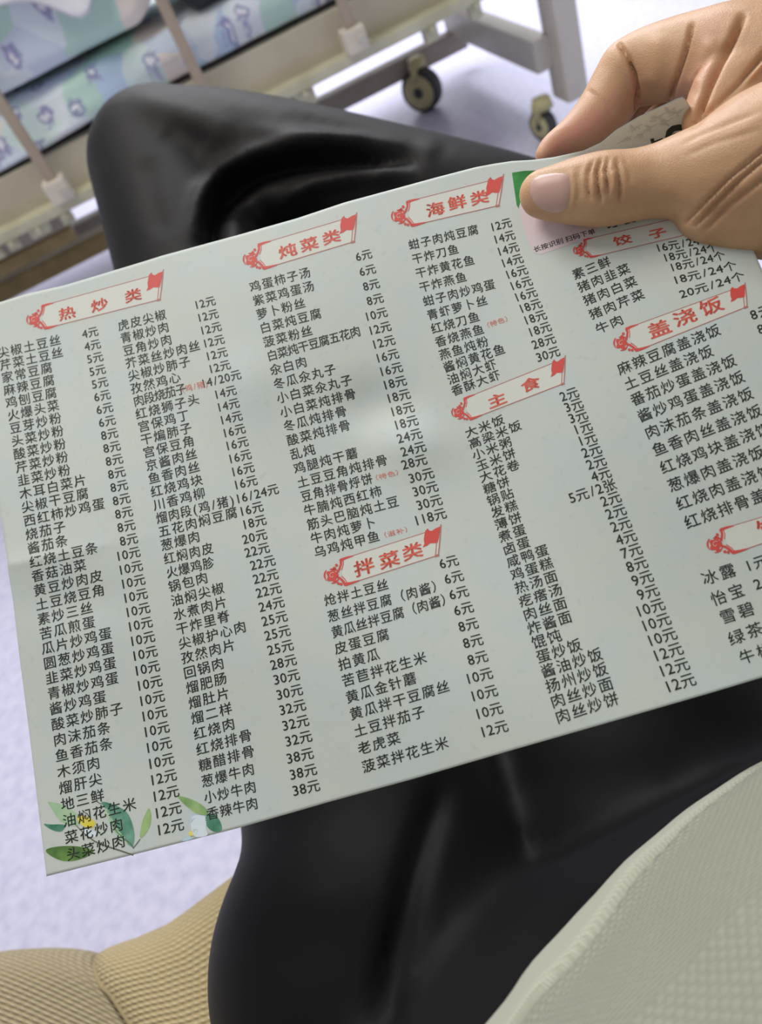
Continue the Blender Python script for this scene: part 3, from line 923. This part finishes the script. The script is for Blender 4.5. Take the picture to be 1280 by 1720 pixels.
def glyph(ch, off=0.0):
    k = (ch, off)
    if k not in _cache:
        _cur.body = ch; _cur.offset = off; _cur.resolution_u = 2
        dg = bpy.context.evaluated_depsgraph_get(); dg.update()
        m = bpy.data.meshes.new_from_object(_go.evaluated_get(dg))
        V = np.array([v.co[:2] for v in m.vertices]) if len(m.vertices) else np.zeros((0, 2))
        F = [tuple(p.vertices) for p in m.polygons]
        bpy.data.meshes.remove(m)
        _cache[k] = (V, F)
    return _cache[k]


def half(ch): return ord(ch) < 256


def put(pr, ch, c, ew, up, off=0.0):
    """glyph centred at pixel c; ew = vector of one em along the line, up = vector of one em upwards"""
    V, F = glyph(ch, off)
    if not len(V): return
    cx, cy = .5, .38
    if half(ch):
        cx = (V[:, 0].min() + V[:, 0].max()) / 2; cy = .36
    P = np.array(c) + (V[:, :1] - cx) * np.array(ew) + (V[:, 1:] - cy) * np.array(up)
    pr.add(P, F)


def line_text(pr, text, start, adv, up, emf=.93, digit=.53):
    """start: centre of first glyph cell; adv: vector per full-width cell"""
    adv = np.array(adv, float); pos = np.array(start, float); prev = None
    for ch in text:
        w = digit if half(ch) else 1.0
        if prev is not None: pos = pos + adv * (prev + w) / 2
        k = 1.06 if half(ch) else 1.0
        put(pr, ch, pos, adv * emf * k, np.array(up) * k); put(pr, ch, pos + (.32, .18), adv * emf * k, np.array(up) * k)
        prev = w


def text_end(pr, text, end, adv, up, emf=.93, digit=.53):
    """end: centre of the LAST glyph cell"""
    ws = [digit if half(c) else 1.0 for c in text]
    back_ = sum((a + b) / 2 for a, b in zip(ws[:-1], ws[1:]))
    line_text(pr, text, np.array(end) - np.array(adv) * back_, adv, up, emf, digit)


def interp_anchor(A, i):
    ks = sorted(A); return np.array([np.interp(i, ks, [A[k][j] for k in ks]) if ks[0] <= i <= ks[-1] else
                                     (A[ks[0]][j] + (A[ks[1]][j] - A[ks[0]][j]) / (ks[1] - ks[0]) * (i - ks[0]) if i < ks[0] else A[ks[-1]][j] + (A[ks[-1]][j] - A[ks[-2]][j]) / (ks[-1] - ks[-2]) * (i - ks[-1]))
                                     for j in range(len(A[ks[0]]))])


def fit(A):
    """smooth (quadratic / cubic) fit of measured row positions"""
    ks = np.array(sorted(A)); P = np.array([A[k] for k in ks]); deg = 3 if len(ks) > 6 else 2
    cs = [np.polyfit(ks, P[:, j], min(deg, len(ks) - 1)) for j in range(2)]
    return lambda i: np.array([np.polyval(c, i) for c in cs])


names = Print(); prices = Print()


def flush():
    global names, prices
    if names.n: names.build('dish_names', mat_black, menu)
    if prices.n: prices.build('dish_prices', mat_black, menu)
    names = Print(); prices = Print()



def block(rows, A, ADV, cond, P, PADV, plist, prx=None):
    f = fit(A); g = fit(P); prx = prx or {}
    for i, t in enumerate(rows):
        c = f(i); adv = np.array(cond[i]) if i in cond else interp_anchor(ADV, i)
        full = interp_anchor(ADV, i)
        dn = f(i + .5) - f(i - .5); dn = dn / np.linalg.norm(dn)
        size = min(np.linalg.norm(full) * .90, .95 * np.linalg.norm(f(i + .5) - f(i - .5)))
        line_text(names, t, c, adv, -dn * size, .93 if i not in cond else .93 * max(1, .93 * np.linalg.norm(full) / np.linalg.norm(adv)))
    for i, t in enumerate(plist):
        c = prx.get(i, g(i)); adv = interp_anchor(PADV, i)
        dn = g(i + .5) - g(i - .5); dn = dn / np.linalg.norm(dn)
        text_end(prices, t, c, adv, -dn * np.linalg.norm(adv) * .97, .98)
    flush()


# 热炒类 first column
block('尖椒土豆丝 芹菜土豆丝 家常豆腐 麻辣豆腐 鸡刨豆腐 火爆头菜 豆芽炒粉 头菜炒粉 酸菜炒粉 芹菜炒粉 韭菜炒粉 木耳白菜片 尖椒干豆腐 西红柿炒鸡蛋 烧茄子 酱茄条 红烧土豆条 香菇油菜 黄豆炒肉皮 土豆烧豆角 素炒三丝 苦瓜煎蛋 瓜片炒鸡蛋 圆葱炒鸡蛋 韭菜炒鸡蛋 青椒炒鸡蛋 酱炒鸡蛋 酸菜炒肺子 肉沫茄条 鱼香茄条 木须肉 熘肝尖 地三鲜 油焖花生米 菜花炒肉 头菜炒肉'.split(),
      {0: (6.5, 592), 2: (11.3, 633), 5: (21.6, 695), 7: (29, 738), 8: (31, 763.4), 11: (43, 827), 13: (49.7, 874), 16: (60, 943.4), 19: (72, 1014.7), 20: (73, 1037), 21: (76.2, 1064.6), 23: (83.3, 1113.8), 25: (89.8, 1162), 27: (96, 1214.6), 29: (104.4, 1268.5), 31: (109, 1321), 33: (115.8, 1377), 35: (123.7, 1434)},
      {0: (21.6, -4.9), 13: (23.1, -5.3), 35: (25.3, -6.5)}, {},
      {0: (156.2, 557.2), 5: (176.3, 662.8), 9: (192, 749), 16: (222.6, 904), 22: (245.5, 1047), 28: (269.6, 1194.7), 31: (281.3, 1274.4), 35: (297.7, 1386.3)},
      {0: (18.2, -4.4), 16: (20.5, -4.9), 35: (23.5, -6.2)},
      [p + '元' for p in '4 4 5 5 5 6 6 6 8 8 8 8 8 8 8 8 8 10 10 10 10 10 10 10 10 10 10 10 10 10 10 10 12 12 12 12'.split()])
# 热炒类 second column
block('虎皮尖椒 青椒炒肉 豆角炒肉 芥菜丝炒肉丝 尖椒炒肺子 孜然鸡心 肉段烧茄子 红烧狮子头 宫保鸡丁 干煸肺子 宫保豆角 京酱肉丝 鱼香肉丝 红烧鸡块 川香鸡柳 熘肉段(鸡/猪) 五花肉焖豆腐 葱爆肉 红焖肉皮 火爆鸡胗 锅包肉 油焖尖椒 水煮肉片 干炸里脊 尖椒护心肉 孜然肉片 回锅肉 熘肥肠 熘肚片 熘二样 红烧肉 红烧排骨 糖醋排骨 葱爆牛肉 小炒牛肉 香辣牛肉'.split(),
      {0: (207.7, 545.5), 3: (219.8, 608.7), 5: (228, 651), 7: (235, 693), 10: (250.5, 758.7), 11: (255, 781), 13: (262, 824), 15: (272.7, 869), 16: (276, 892), 20: (292.7, 983.7), 21: (297.3, 1007), 23: (305.7, 1052.9), 24: (310.4, 1079.8), 26: (317.9, 1127.9), 28: (326.8, 1179.4), 30: (335.5, 1231), 33: (346.7, 1311.9), 35: (358.4, 1364.6)},
      {0: (20.7, -5.4), 7: (21.8, -5.6), 21: (22.8, -6.1), 31: (23.9, -7.0), 35: (24.2, -6.6)},
      {6: (17.6, -4.7), 15: (20.2, -5.0), 18: (21.2, -5.2), 19: (20.3, -4.8), 33: (22.7, -6.0), 34: (22.3, -5.2), 35: (21.9, -5.2)},
      {0: (353, 506.8), 5: (378, 612.3), 7: (387.4, 654.4), 11: (406.2, 741.2), 14: (424.4, 809.1), 16: (433.7, 852.5), 18: (440, 897), 20: (452, 941.5), 23: (467.2, 1011.9), 25: (476.8, 1060), 28: (492, 1132.6), 31: (508.4, 1209.9), 32: (514.3, 1236.9), 35: (528, 1320)},
      {0: (17.8, -4.6), 15: (20.2, -5.3), 35: (23.0, -5.8)},
      [p + '元' for p in '12 12 12 12 12 12 14/20 14 14 14 16 16 16 16 16 16 16 18 20 22 22 22 22 24 25 25 25 28 30 30 32 32 32 38 38 38'.split()][:6] +
      [p + '元' for p in '14/20 14 14 14 16 16 16 16 16 16/24 16 18 20 22 22 22 22 24 25 25 25 28 30 30 32 32 32 38 38 38'.split()],
      {6: (395.6, 629.8), 15: (457.9, 822), 18: (438.4, 898.2), 19: (442.5, 920.5), 33: (515.5, 1266), 34: (521, 1293), 35: (526, 1320)})
# 炖菜类
block('鸡蛋柿子汤 紫菜鸡蛋汤 萝卜粉丝 白菜炖豆腐 菠菜粉丝 白菜炖干豆腐五花肉 氽白肉 冬瓜氽丸子 小白菜氽丸子 小白菜炖排骨 冬瓜炖排骨 酸菜炖排骨 乱炖 鸡腿炖干蘑 土豆豆角炖排骨 豆角排骨烀饼 牛腩炖西红柿 筋头巴脑炖土豆 牛肉炖萝卜 乌鸡炖甲鱼'.split(),
      {0: (428.4, 480), 1: (433.9, 503), 3: (445.5, 551), 5: (456.4, 597), 6: (462.4, 619.4), 7: (468.8, 641), 8: (475, 667.5), 10: (485.8, 713.8), 11: (490, 738.8), 12: (497.5, 761.3), 13: (503, 785), 14: (509.5, 810), 15: (513.8, 832.5), 16: (519.5, 855), 17: (525, 878.8), 18: (531.3, 902.5), 19: (537.5, 926.3)},
      {0: (20.8, -5.5), 8: (21.4, -5.6), 19: (22.4, -6.1)}, {5: (17.4, -4.9), 15: (20.3, -5.5)},
      {0: (615.5, 428.6), 2: (628.6, 475.6), 4: (640.6, 522.7), 6: (653.8, 570.8), 7: (660.3, 594.9), 8: (665.9, 618.9), 9: (673, 641), 11: (686, 686), 13: (698.8, 728.8), 14: (705, 750), 16: (717.5, 793.8), 17: (725, 816), 18: (732.5, 840), 19: (738.8, 865)},
      {0: (18.3, -4.8), 10: (20.3, -5.2), 19: (21.5, -6.0)},
      [p + '元' for p in '6 6 8 8 10 12 12 16 16 18 18 18 18 24 24 28 30 30 30 118'.split()], {15: (706.5, 772.5)})
# 拌菜类
block('炝拌土豆丝 葱丝拌豆腐（肉酱） 黄瓜丝拌豆腐（肉酱） 皮蛋豆腐 拍黄瓜 苦苣拌花生米 黄瓜金针蘑 黄瓜拌干豆腐丝 土豆拌茄子 老虎菜 菠菜拌花生米'.split(),
      {0: (553.2, 1006.8), 1: (561.2, 1033.4), 2: (566.5, 1059.9), 3: (573, 1087.8), 4: (577, 1114.4), 5: (583.7, 1141), 6: (591, 1168.8), 7: (598.4, 1196.7), 8: (606.3, 1227.2), 9: (611.6, 1255), 10: (618.3, 1285.7)},
      {0: (22.6, -6.4), 5: (24.0, -7.1), 10: (24.5, -7.4)}, {0: (21.9, -6.0), 1: (21.9, -6.3), 2: (20.5, -6.1)},
      {0: (759, 941.7), 1: (768, 967.7), 2: (776, 994.3), 3: (784.3, 1020), 4: (792.2, 1046.6), 6: (808.2, 1103.7), 7: (816, 1131.6), 9: (832.9, 1190), 10: (841.4, 1220.6)},
      {0: (21.4, -5.6), 10: (23.6, -6.6)},
      [p + '元' for p in '6 6 6 6 8 8 8 10 10 10 12'.split()])
# 海鲜类
block('蚶子肉炖豆腐 干炸刀鱼 干炸黄花鱼 干炸燕鱼 蚶子肉炒鸡蛋 青虾萝卜丝 红烧刀鱼 香烧燕鱼 燕鱼炖粉 酱焖黄花鱼 油焖大虾 香酥大虾'.split(),
      {0: (695, 410), 1: (700.6, 433.4), 2: (707, 456.7), 3: (713.2, 481), 4: (719.7, 505.2), 5: (726.9, 528), 6: (732, 549), 7: (739.8, 572.6), 8: (747.5, 594.8), 9: (753.8, 614.8), 10: (761.6, 634.7), 11: (767.2, 654.6)},
      {0: (19.8, -4.7), 4: (20.4, -5.2), 8: (21.0, -6.5), 11: (20.8, -7.7)}, {},
      {0: (851, 373.4), 1: (855.5, 396.5), 2: (862, 416), 3: (869, 435.0), 4: (877.3, 453.2), 5: (884.5, 472), 6: (892, 490.5), 7: (900.3, 510.5), 8: (908.5, 529.8), 9: (915.5, 550.3), 10: (922.6, 570.2), 11: (931, 590.3)},
      {0: (18.2, -4.9), 11: (19.6, -6.6)},
      [p + '元' for p in '12 14 14 14 16 16 16 18 18 18 28 30'.split()])
# 主食
block('大米饭 高梁米饭 小米粥 玉米饼 大花卷 糖饼 锅贴 发糕 薄饼 煮蛋 卤蛋 咸鸭蛋 鸡蛋糕 热汤面 疙瘩汤 肉丝面 炸酱面 馄饨 蛋炒饭 酱油炒饭 扬州炒饭 肉丝炒面 肉丝炒饼'.split(),
      {0: (790, 725), 1: (797.5, 742.5), 2: (804.5, 761), 3: (810.8, 781), 4: (815.5, 800), 5: (822, 820), 6: (828, 838.8), 7: (833.8, 858.8), 8: (841.3, 878.8), 9: (847.5, 898.8), 10: (855, 921), 11: (862.3, 941), 12: (869, 962.3), 13: (875, 986), 14: (882, 1008.7), 15: (890, 1029.8), 16: (897.7, 1053.7), 17: (904.7, 1076), 18: (912.6, 1101.5), 19: (920, 1125.4), 20: (928.6, 1150.8), 21: (937, 1176), 22: (944.6, 1201.4)},
      {0: (22.4, -8.9), 5: (22.8, -8.9), 11: (24.0, -8.2), 16: (25.4, -8.0), 22: (27, -8.9)}, {},
      {0: (961.2, 659.3), 1: (968.8, 677.6), 2: (976.3, 697), 3: (983, 716), 4: (991, 735), 5: (998.8, 755), 6: (1007.5, 775), 7: (1015, 795), 8: (1023.8, 815), 9: (1031, 835), 10: (1040, 856), 11: (1048.8, 877.5), 12: (1057.5, 900), 13: (1066, 921), 14: (1076, 945.5), 15: (1084.7, 968), 16: (1094.5, 993), 17: (1104.3, 1017), 18: (1114, 1041), 19: (1124, 1066.4), 20: (1133.9, 1091.7), 21: (1145, 1115.6), 22: (1155, 1141)},
      {0: (20.5, -7.0), 12: (23.0, -7.6), 22: (25.8, -8.2)},
      '2元 3元 3元 1元 1元 2元 2元 4元 5元/2张 2元 2元 2元 4元 7元 8元 9元 9元 10元 10元 10元 12元 12元 12元'.split())
# 饺子
J = {0: (971.5, 458.6), 1: (979.8, 480), 2: (990.3, 501.3), 3: (1000.4, 526), 4: (1011, 549)}
jf = fit(J)
for i, t in enumerate('素三鲜 猪肉韭菜 猪肉白菜 猪肉芹菜 牛肉'.split()):
    adv = np.array([21.6 + .6 * i, -8.7 - .3 * i]); dn = jf(i + .5) - jf(i - .5); dn /= np.linalg.norm(dn)
    line_text(names, t, jf(i), adv, -dn * 19.5)
for t, a, b in (('16元/24个', (1105.4, 416), (1184, 402)), ('18元/24个', (1117.5, 432.4), (1196.3, 415.5)), ('18元/24个', (1129, 448.8), (1207.8, 430)), ('18元/24个', (1135, 470), (1225.8, 447)), ('20元/24个', (1147, 493), (1239, 465))):
    ws = [.53 if half(c) else 1.0 for c in t]; tot = sum((p + q) / 2 for p, q in zip(ws[:-1], ws[1:]))
    adv = (np.array(b) - np.array(a)) / tot
    line_text(prices, t, a, adv, (-6.0, -16.5), .98)
flush()
# 盖浇饭
K = {0: (1048, 616.7), 1: (1060.8, 643), 2: (1070.5, 669.2), 3: (1082, 695.5), 4: (1095.2, 724), 5: (1108.4, 753), 6: (1121.2, 782), 7: (1134.2, 813.2), 8: (1148.3, 843.6), 9: (1162.3, 874.3)}
kf = fit(K)
for i, t in enumerate('麻辣豆腐盖浇饭 土豆丝盖浇饭 番茄炒蛋盖浇饭 酱炒鸡蛋盖浇饭 肉沫茄条盖浇饭 鱼香肉丝盖浇饭 红烧鸡块盖浇饭 葱爆肉盖浇饭 红烧肉盖浇饭 红烧排骨盖浇饭'.split()):
    adv = np.array([24.8 + .33 * i, -10.15 - .02 * i]); dn = kf(i + .5) - kf(i - .5); dn /= np.linalg.norm(dn)
    line_text(names, t, kf(i), adv, -dn * (22.5 + .35 * i))
for c in ((1265.8, 528), (1277.8, 552.2)): line_text(prices, '8元', c, (23.5, -8.8), (-8.5, -19.5))
flush()
# drinks
for t, c, adv in (('冰露', (1191.7, 969), (30, -9.6)), ('怡宝', (1207, 1003.5), (29.4, -10.5)), ('雪碧', (1222.4, 1034.2), (30.5, -10)), ('绿茶', (1236.5, 1070), (30.7, -12)), ('牛栏山', (1254.4, 1102), (29, -10))):
    line_text(names, t, c, adv, (-9.5, -24.5), .88)
for t, c in (('1元', (1257, 949.8)), ('2元', (1272.3, 980.5))): line_text(prices, t, c, (26, -9), (-9, -22))
flush()
for t, c, adv, up in (('(鸡/猪)', (307, 653.5), (13, -3.2), (-3, -12)), ('（特色）', (628.5, 803), (14, -3.6), (-2.5, -9.5)), ('（滋补）', (643, 899.5), (14.3, -3.9), (-3, -10)), ('（特色）', (816, 547), (12.6, -4.4), (-3, -9.5))):
    nt_ = Print(); line_text(nt_, t, c, adv, up, .95, .5); nt_.build('red_note', mat_redpale, menu)

# red heading banners
HEADS = [
    ('热炒类', (69.4, 514), (272.5, 458), (74, 552.5), (268.5, 503), [(112.5, 526), (167, 512), (223.4, 496)], 29, 19.5, True),
    ('炖菜类', (432.8, 411), (597.5, 362), (441.6, 451.6), (594.8, 405.6), [(483, 421), (519.2, 410), (556.4, 398)], 31, 20.5, True),
    ('海鲜类', (682.3, 339), (843.8, 298), (690.5, 379.5), (837.8, 345), [(731, 351), (767.7, 340), (805, 331.8)], 31, 21.5, True),
    ('主食', (778.4, 669.8), (948, 602), (789, 705), (947, 644), [(834.7, 672), (891, 645.2)], 33, 20, True),
    ('拌菜类', (570.5, 940.4), (738.8, 886.5), (578.4, 983), (736, 932.4), [(611.6, 952.3), (654, 940), (692.6, 925.8)], 35, 25, True),
    ('饺子', (979.8, 403), (1163, 360), (991.2, 432.4), (1170, 390), [(1045.4, 403), (1104.4, 391.4)], 31, 15, True),
    ('盖浇饭', (1050.3, 552.2), (1250.5, 479), (1067.8, 589.4), (1254.8, 515), [(1107, 552), (1150, 532.5), (1194.7, 514)], 39, 25, True),
    ('饮料', (1208.4, 889.7), (1408, 830), (1230, 929.3), (1415, 866), [(1292, 884), (1345, 866)], 40, 28, True)]
for hi, (txt, TL, TR, BL, BR, cs, gw, gh, flag) in enumerate(HEADS):
    TL, TR, BL, BR = map(np.array, (TL, TR, BL, BR)); TL = TL.astype(float); TR = TR.astype(float)
    H = np.linalg.norm(BL - TL); d = (TR - TL) / np.linalg.norm(TR - TL); e1 = d * H; e2 = (BL - TL).astype(float)
    root = None
    fill = Print()
    n = 16
    q = np.array([TL + (TR - TL) * i / n + ((BL + (BR - BL) * i / n) - (TL + (TR - TL) * i / n)) * j / 3 for j in range(4) for i in range(n + 1)])
    fill.add(q, [(j * (n + 1) + i, j * (n + 1) + i + 1, (j + 1) * (n + 1) + i + 1, (j + 1) * (n + 1) + i) for j in range(3) for i in range(n)])
    root = fill.build('heading_banner', mat_tint, menu, .00006)
    ln = Print()
    ln.stroke([TL + e1 * .4, TR - e1 * .55], 1.2); ln.stroke([BL + e1 * .45, BR], 1.3)
    ln.build('banner_line', mat_redline, root, .00010)
    o = Print()
    A = lambda a, b: TL + e1 * a + e2 * b
    s_ = H / 40
    o.stroke([A(.02, .02), A(.28, 0), A(.55, .01)], [4.6 * s_, 3.4 * s_, 1.6 * s_])
    o.stroke([A(.02, .98), A(.30, 1.0), A(.60, 1.0)], [5.2 * s_, 3.6 * s_, 1.6 * s_])
    o.stroke([A(.04, .0), A(.02, .18), A(-.10, .36), A(-.22, .46)], [4.2 * s_, 3.4 * s_, 3.0 * s_, 3.0 * s_])
    o.stroke([A(.04, 1.0), A(-.02, .84), A(-.12, .68), A(-.24, .60)], [4.6 * s_, 4.0 * s_, 3.6 * s_, 3.0 * s_])
    o.stroke([A(.13, .06), A(.10, .22), A(0, .40)], 1.3 * s_); o.stroke([A(.12, .94), A(.06, .78), A(-.04, .62)], 1.3 * s_)
    cc = A(-.40, .50)
    pet = []
    for k in range(28):
        a = 2 * math.pi * k / 28; r = H * (.215 + .04 * math.cos(a * 5 + .6)); pet.append(cc + np.array([math.cos(a), math.sin(a) * 1.12]) * r)
    o.poly(pet, False, 3)
    for a0, rr in ((.2, .25), (2.4, .27), (4.3, .24)):
        o.stroke([cc + np.array([math.cos(a0 + t), math.sin(a0 + t)]) * H * (rr + .015 + .02 * t) for t in np.linspace(0, 1.5, 8)], [1.0 * s_, 3.0 * s_, 1.2 * s_])
    for a_, b_ in ((-.16, .16), (-.12, .92), (-.26, .24), (-.22, .86)):
        c2 = A(a_, b_); o.poly([c2 + np.array([math.cos(t), math.sin(t)]) * 2.6 * s_ for t in np.linspace(0, 2 * math.pi, 7)[:-1]], True, 2)
    o.build('scroll_ornament', mat_red, root, .00013)
    sw = Print()   # unprinted swirl inside the rosette
    sw.stroke([cc + np.array([math.cos(t), math.sin(t)]) * H * (.02 + .022 * t) for t in np.linspace(0, 5.2, 20)], .6 * s_)
    sw.build('ornament_swirl', mat_tint, root, .00017)
    fg = Print(); e2r = (BR - TR).astype(float)
    Bq = lambda a, b: TR + e1 * a + e2r * b
    fg.poly([Bq(-.62, .06), Bq(-.60, -.06), Bq(-.50, -.13), Bq(-.47, -.04), Bq(-.33, .02), Bq(-.18, -.03), Bq(.03, -.05), Bq(.0, .12), Bq(-.02, .36), Bq(-.06, .54), Bq(-.22, .50), Bq(-.36, .46), Bq(-.50, .52), Bq(-.66, .53), Bq(-.60, .40), Bq(-.64, .25)], False, 4)
    fg.build('flag', mat_red, root, .00013)
    pl = Print()
    pl.stroke([Bq(.035, -.12), Bq(.03, .5), Bq(.0, 1.0)], 1.5 * s_)
    pl.stroke([Bq(-.10, .48), Bq(-.11, .97)], 1.3 * s_); pl.stroke([Bq(-.14, 1.0), Bq(.04, 1.0)], 3.2 * s_)
    pl.build('flag_pole', mat_redline, root, .00014)
    tx = Print()
    up = -(e2 / H) * gh * 1.12
    for ch, c in zip(txt, cs): [put(tx, ch, np.array(c) + q_, d * gw * 1.04, up) for q_ in ((0, 0), (.8, -.2), (-.8, .2), (.1, .5), (-.1, -.5))]
    tx.build('heading_text', mat_redtext, root, .00016)

# code badge: pink card, green corner, caption
bd = Print()
bd.poly([(862, 295), (905, 283), (985, 300), (1020, 330), (1010, 366), (1000, 392), (992, 399), (906, 428), (896, 424), (886, 404), (874, 360)], False, 8)
badge = bd.build('code_badge', mat_pink, menu, .00006)
gr_ = Print(); gr_.poly([(860, 290), (880, 287), (905, 286), (900, 300), (884, 312), (876, 330), (871, 350), (868, 345), (864, 318)], False, 5)
gr_.build('green_corner', mat_green, badge, .00012)
cp = Print()
line_text(cp, '长按识别', (902, 417.5), (12.6, -4.1), (-3.4, -9.8), 1.0)
line_text(cp, '扫码下单', (955.5, 400.5), (12.6, -3.7), (-3.4, -9.8), 1.0)
cp.build('badge_caption', mat_black, badge, .00012)
bt = Print()
for ch, c in zip('订餐电话', ((1028, 371), (1056, 364), (1084, 357), (1112, 350))): [put(bt, ch, (c[0] + q_, c[1] + 3 - q_ * .2), (24, -6), (-4, -18)) for q_ in (-.9, 0, .9)]
bt.build('bold_line', mat_black, menu)
# corner above the thumb: faint grey floral print and two bold black marks
fp = Print()
rr = random.Random(8)
for (cx, cy) in ((1066, 216), (1077, 226), (1102, 199), (1118, 205), (1136, 190), (1092, 215), (1048, 236), (1122, 188)):
    for k in range(4):
        a = rr.random() * 6.28; l = 4 + rr.random() * 6
        c0_ = np.array([cx + rr.uniform(-6, 6), cy + rr.uniform(-3, 5)]); dd = np.array([math.cos(a), math.sin(a) * .8]) * l; nn = np.array([-dd[1], dd[0]]) * .35
        fp.poly([c0_ - dd, c0_ - dd * .2 + nn, c0_ + dd, c0_ - dd * .2 - nn], True, 2)
    fp.stroke([(cx - 12, cy + 6), (cx, cy), (cx + 13, cy - 7)], 1.0)
fp.build('grey_floral_print', mat_floral, menu)
bk = Print()
bk.stroke([(1095, 233), (1098, 243)], 6); bk.stroke([(1096, 241), (1114, 234)], 5); bk.stroke([(1105, 236), (1107, 246)], 4)
bk.stroke([(1122, 234), (1124, 222), (1131, 216), (1141, 214), (1152, 215), (1158, 222)], 10); bk.stroke([(1118, 232), (1135, 225)], 4)
bk.build('bold_marks', mat_black, menu)

# watercolour leaves at the lower left corner
gx = lambda pts: [(60 + x / 3.765, 1300 + y / 3.765) for x, y in pts]
bot = Print(); bot.poly(gx([(68, 172), (105, 178), (160, 190), (215, 222), (262, 250), (285, 322), (240, 330), (190, 322), (140, 285), (105, 225)]))
bot = bot.build('leaf_print', mat_leaf3, menu, .00006)
for nm, mt_, pts in (('leaf_print', mat_leaf2, [(42, 312), (90, 320), (150, 318), (190, 322), (182, 345), (160, 368), (115, 360), (75, 340)]),
                     ('leaf_print', mat_leaf2, [(405, 172), (455, 180), (520, 205), (575, 235), (608, 300), (626, 380), (622, 430), (612, 470), (570, 432), (520, 385), (480, 320), (455, 240)]),
                     ('leaf_print', mat_leaf3, [(432, 195), (470, 245), (500, 330), (560, 400), (605, 455), (540, 425), (480, 340), (445, 260)]),
                     ('leaf_print', mat_leaf, [(716, 208), (732, 255), (728, 320), (700, 375), (656, 418), (662, 350), (680, 280), (700, 240)]),
                     ('leaf_print', mat_leafb, [(52, 482), (100, 464), (170, 455), (260, 456), (330, 468), (372, 484), (350, 512), (290, 538), (220, 554), (160, 550), (95, 520)]),
                     ('leaf_print', mat_leaf, [(890, 135), (960, 150), (1040, 185), (1095, 235), (1085, 262), (1030, 262), (965, 215), (920, 175)]),
                     ('leaf_print', mat_leaf2, [(1075, 250), (1125, 250), (1160, 285), (1178, 330), (1178, 360), (1140, 372), (1095, 350), (1072, 310)]),
                     ('petal_print', mat_petal, [(975, 275), (1020, 255), (1075, 265), (1082, 300), (1075, 345), (1095, 385), (1050, 400), (1000, 400), (980, 340)]),
                     ('petal_print', mat_petal2, [(918, 425), (950, 400), (990, 385), (1010, 400), (985, 412), (950, 424)]),
                     ('petal_print', mat_petal2, [(968, 268), (1000, 256), (1040, 252), (1080, 268), (1040, 262), (1000, 266), (980, 290), (978, 330)]),
                     ('flower_print', mat_yel, [(255, 268), (300, 262), (340, 275), (375, 300), (378, 325), (345, 350), (300, 330), (270, 305)]),
                     ('flower_print', mat_yel, [(960, 375), (990, 350), (1020, 345), (1030, 370), (1005, 395), (985, 405)]),
                     ('petal_print', mat_petal, [(290, 350), (330, 345), (375, 360), (395, 395), (350, 405), (310, 390)])):
    p_ = Print(); p_.poly(gx(pts)); p_.build(nm, mt_, menu, .00007)
st = Print()
st.stroke(gx([(255, 325), (310, 380), (370, 425), (440, 455), (520, 480), (618, 514)]), [1.2, 2.2, 2.6, 2.6])
st.stroke(gx([(380, 170), (402, 185), (418, 190)]), 1.5); st.stroke(gx([(615, 470), (640, 440), (660, 412)]), 1.6); st.stroke(gx([(560, 410), (600, 440), (618, 470)]), 1.6)
st.build('stem_print', mat_stem, menu, .00009)

bpy.data.objects.remove(_go)
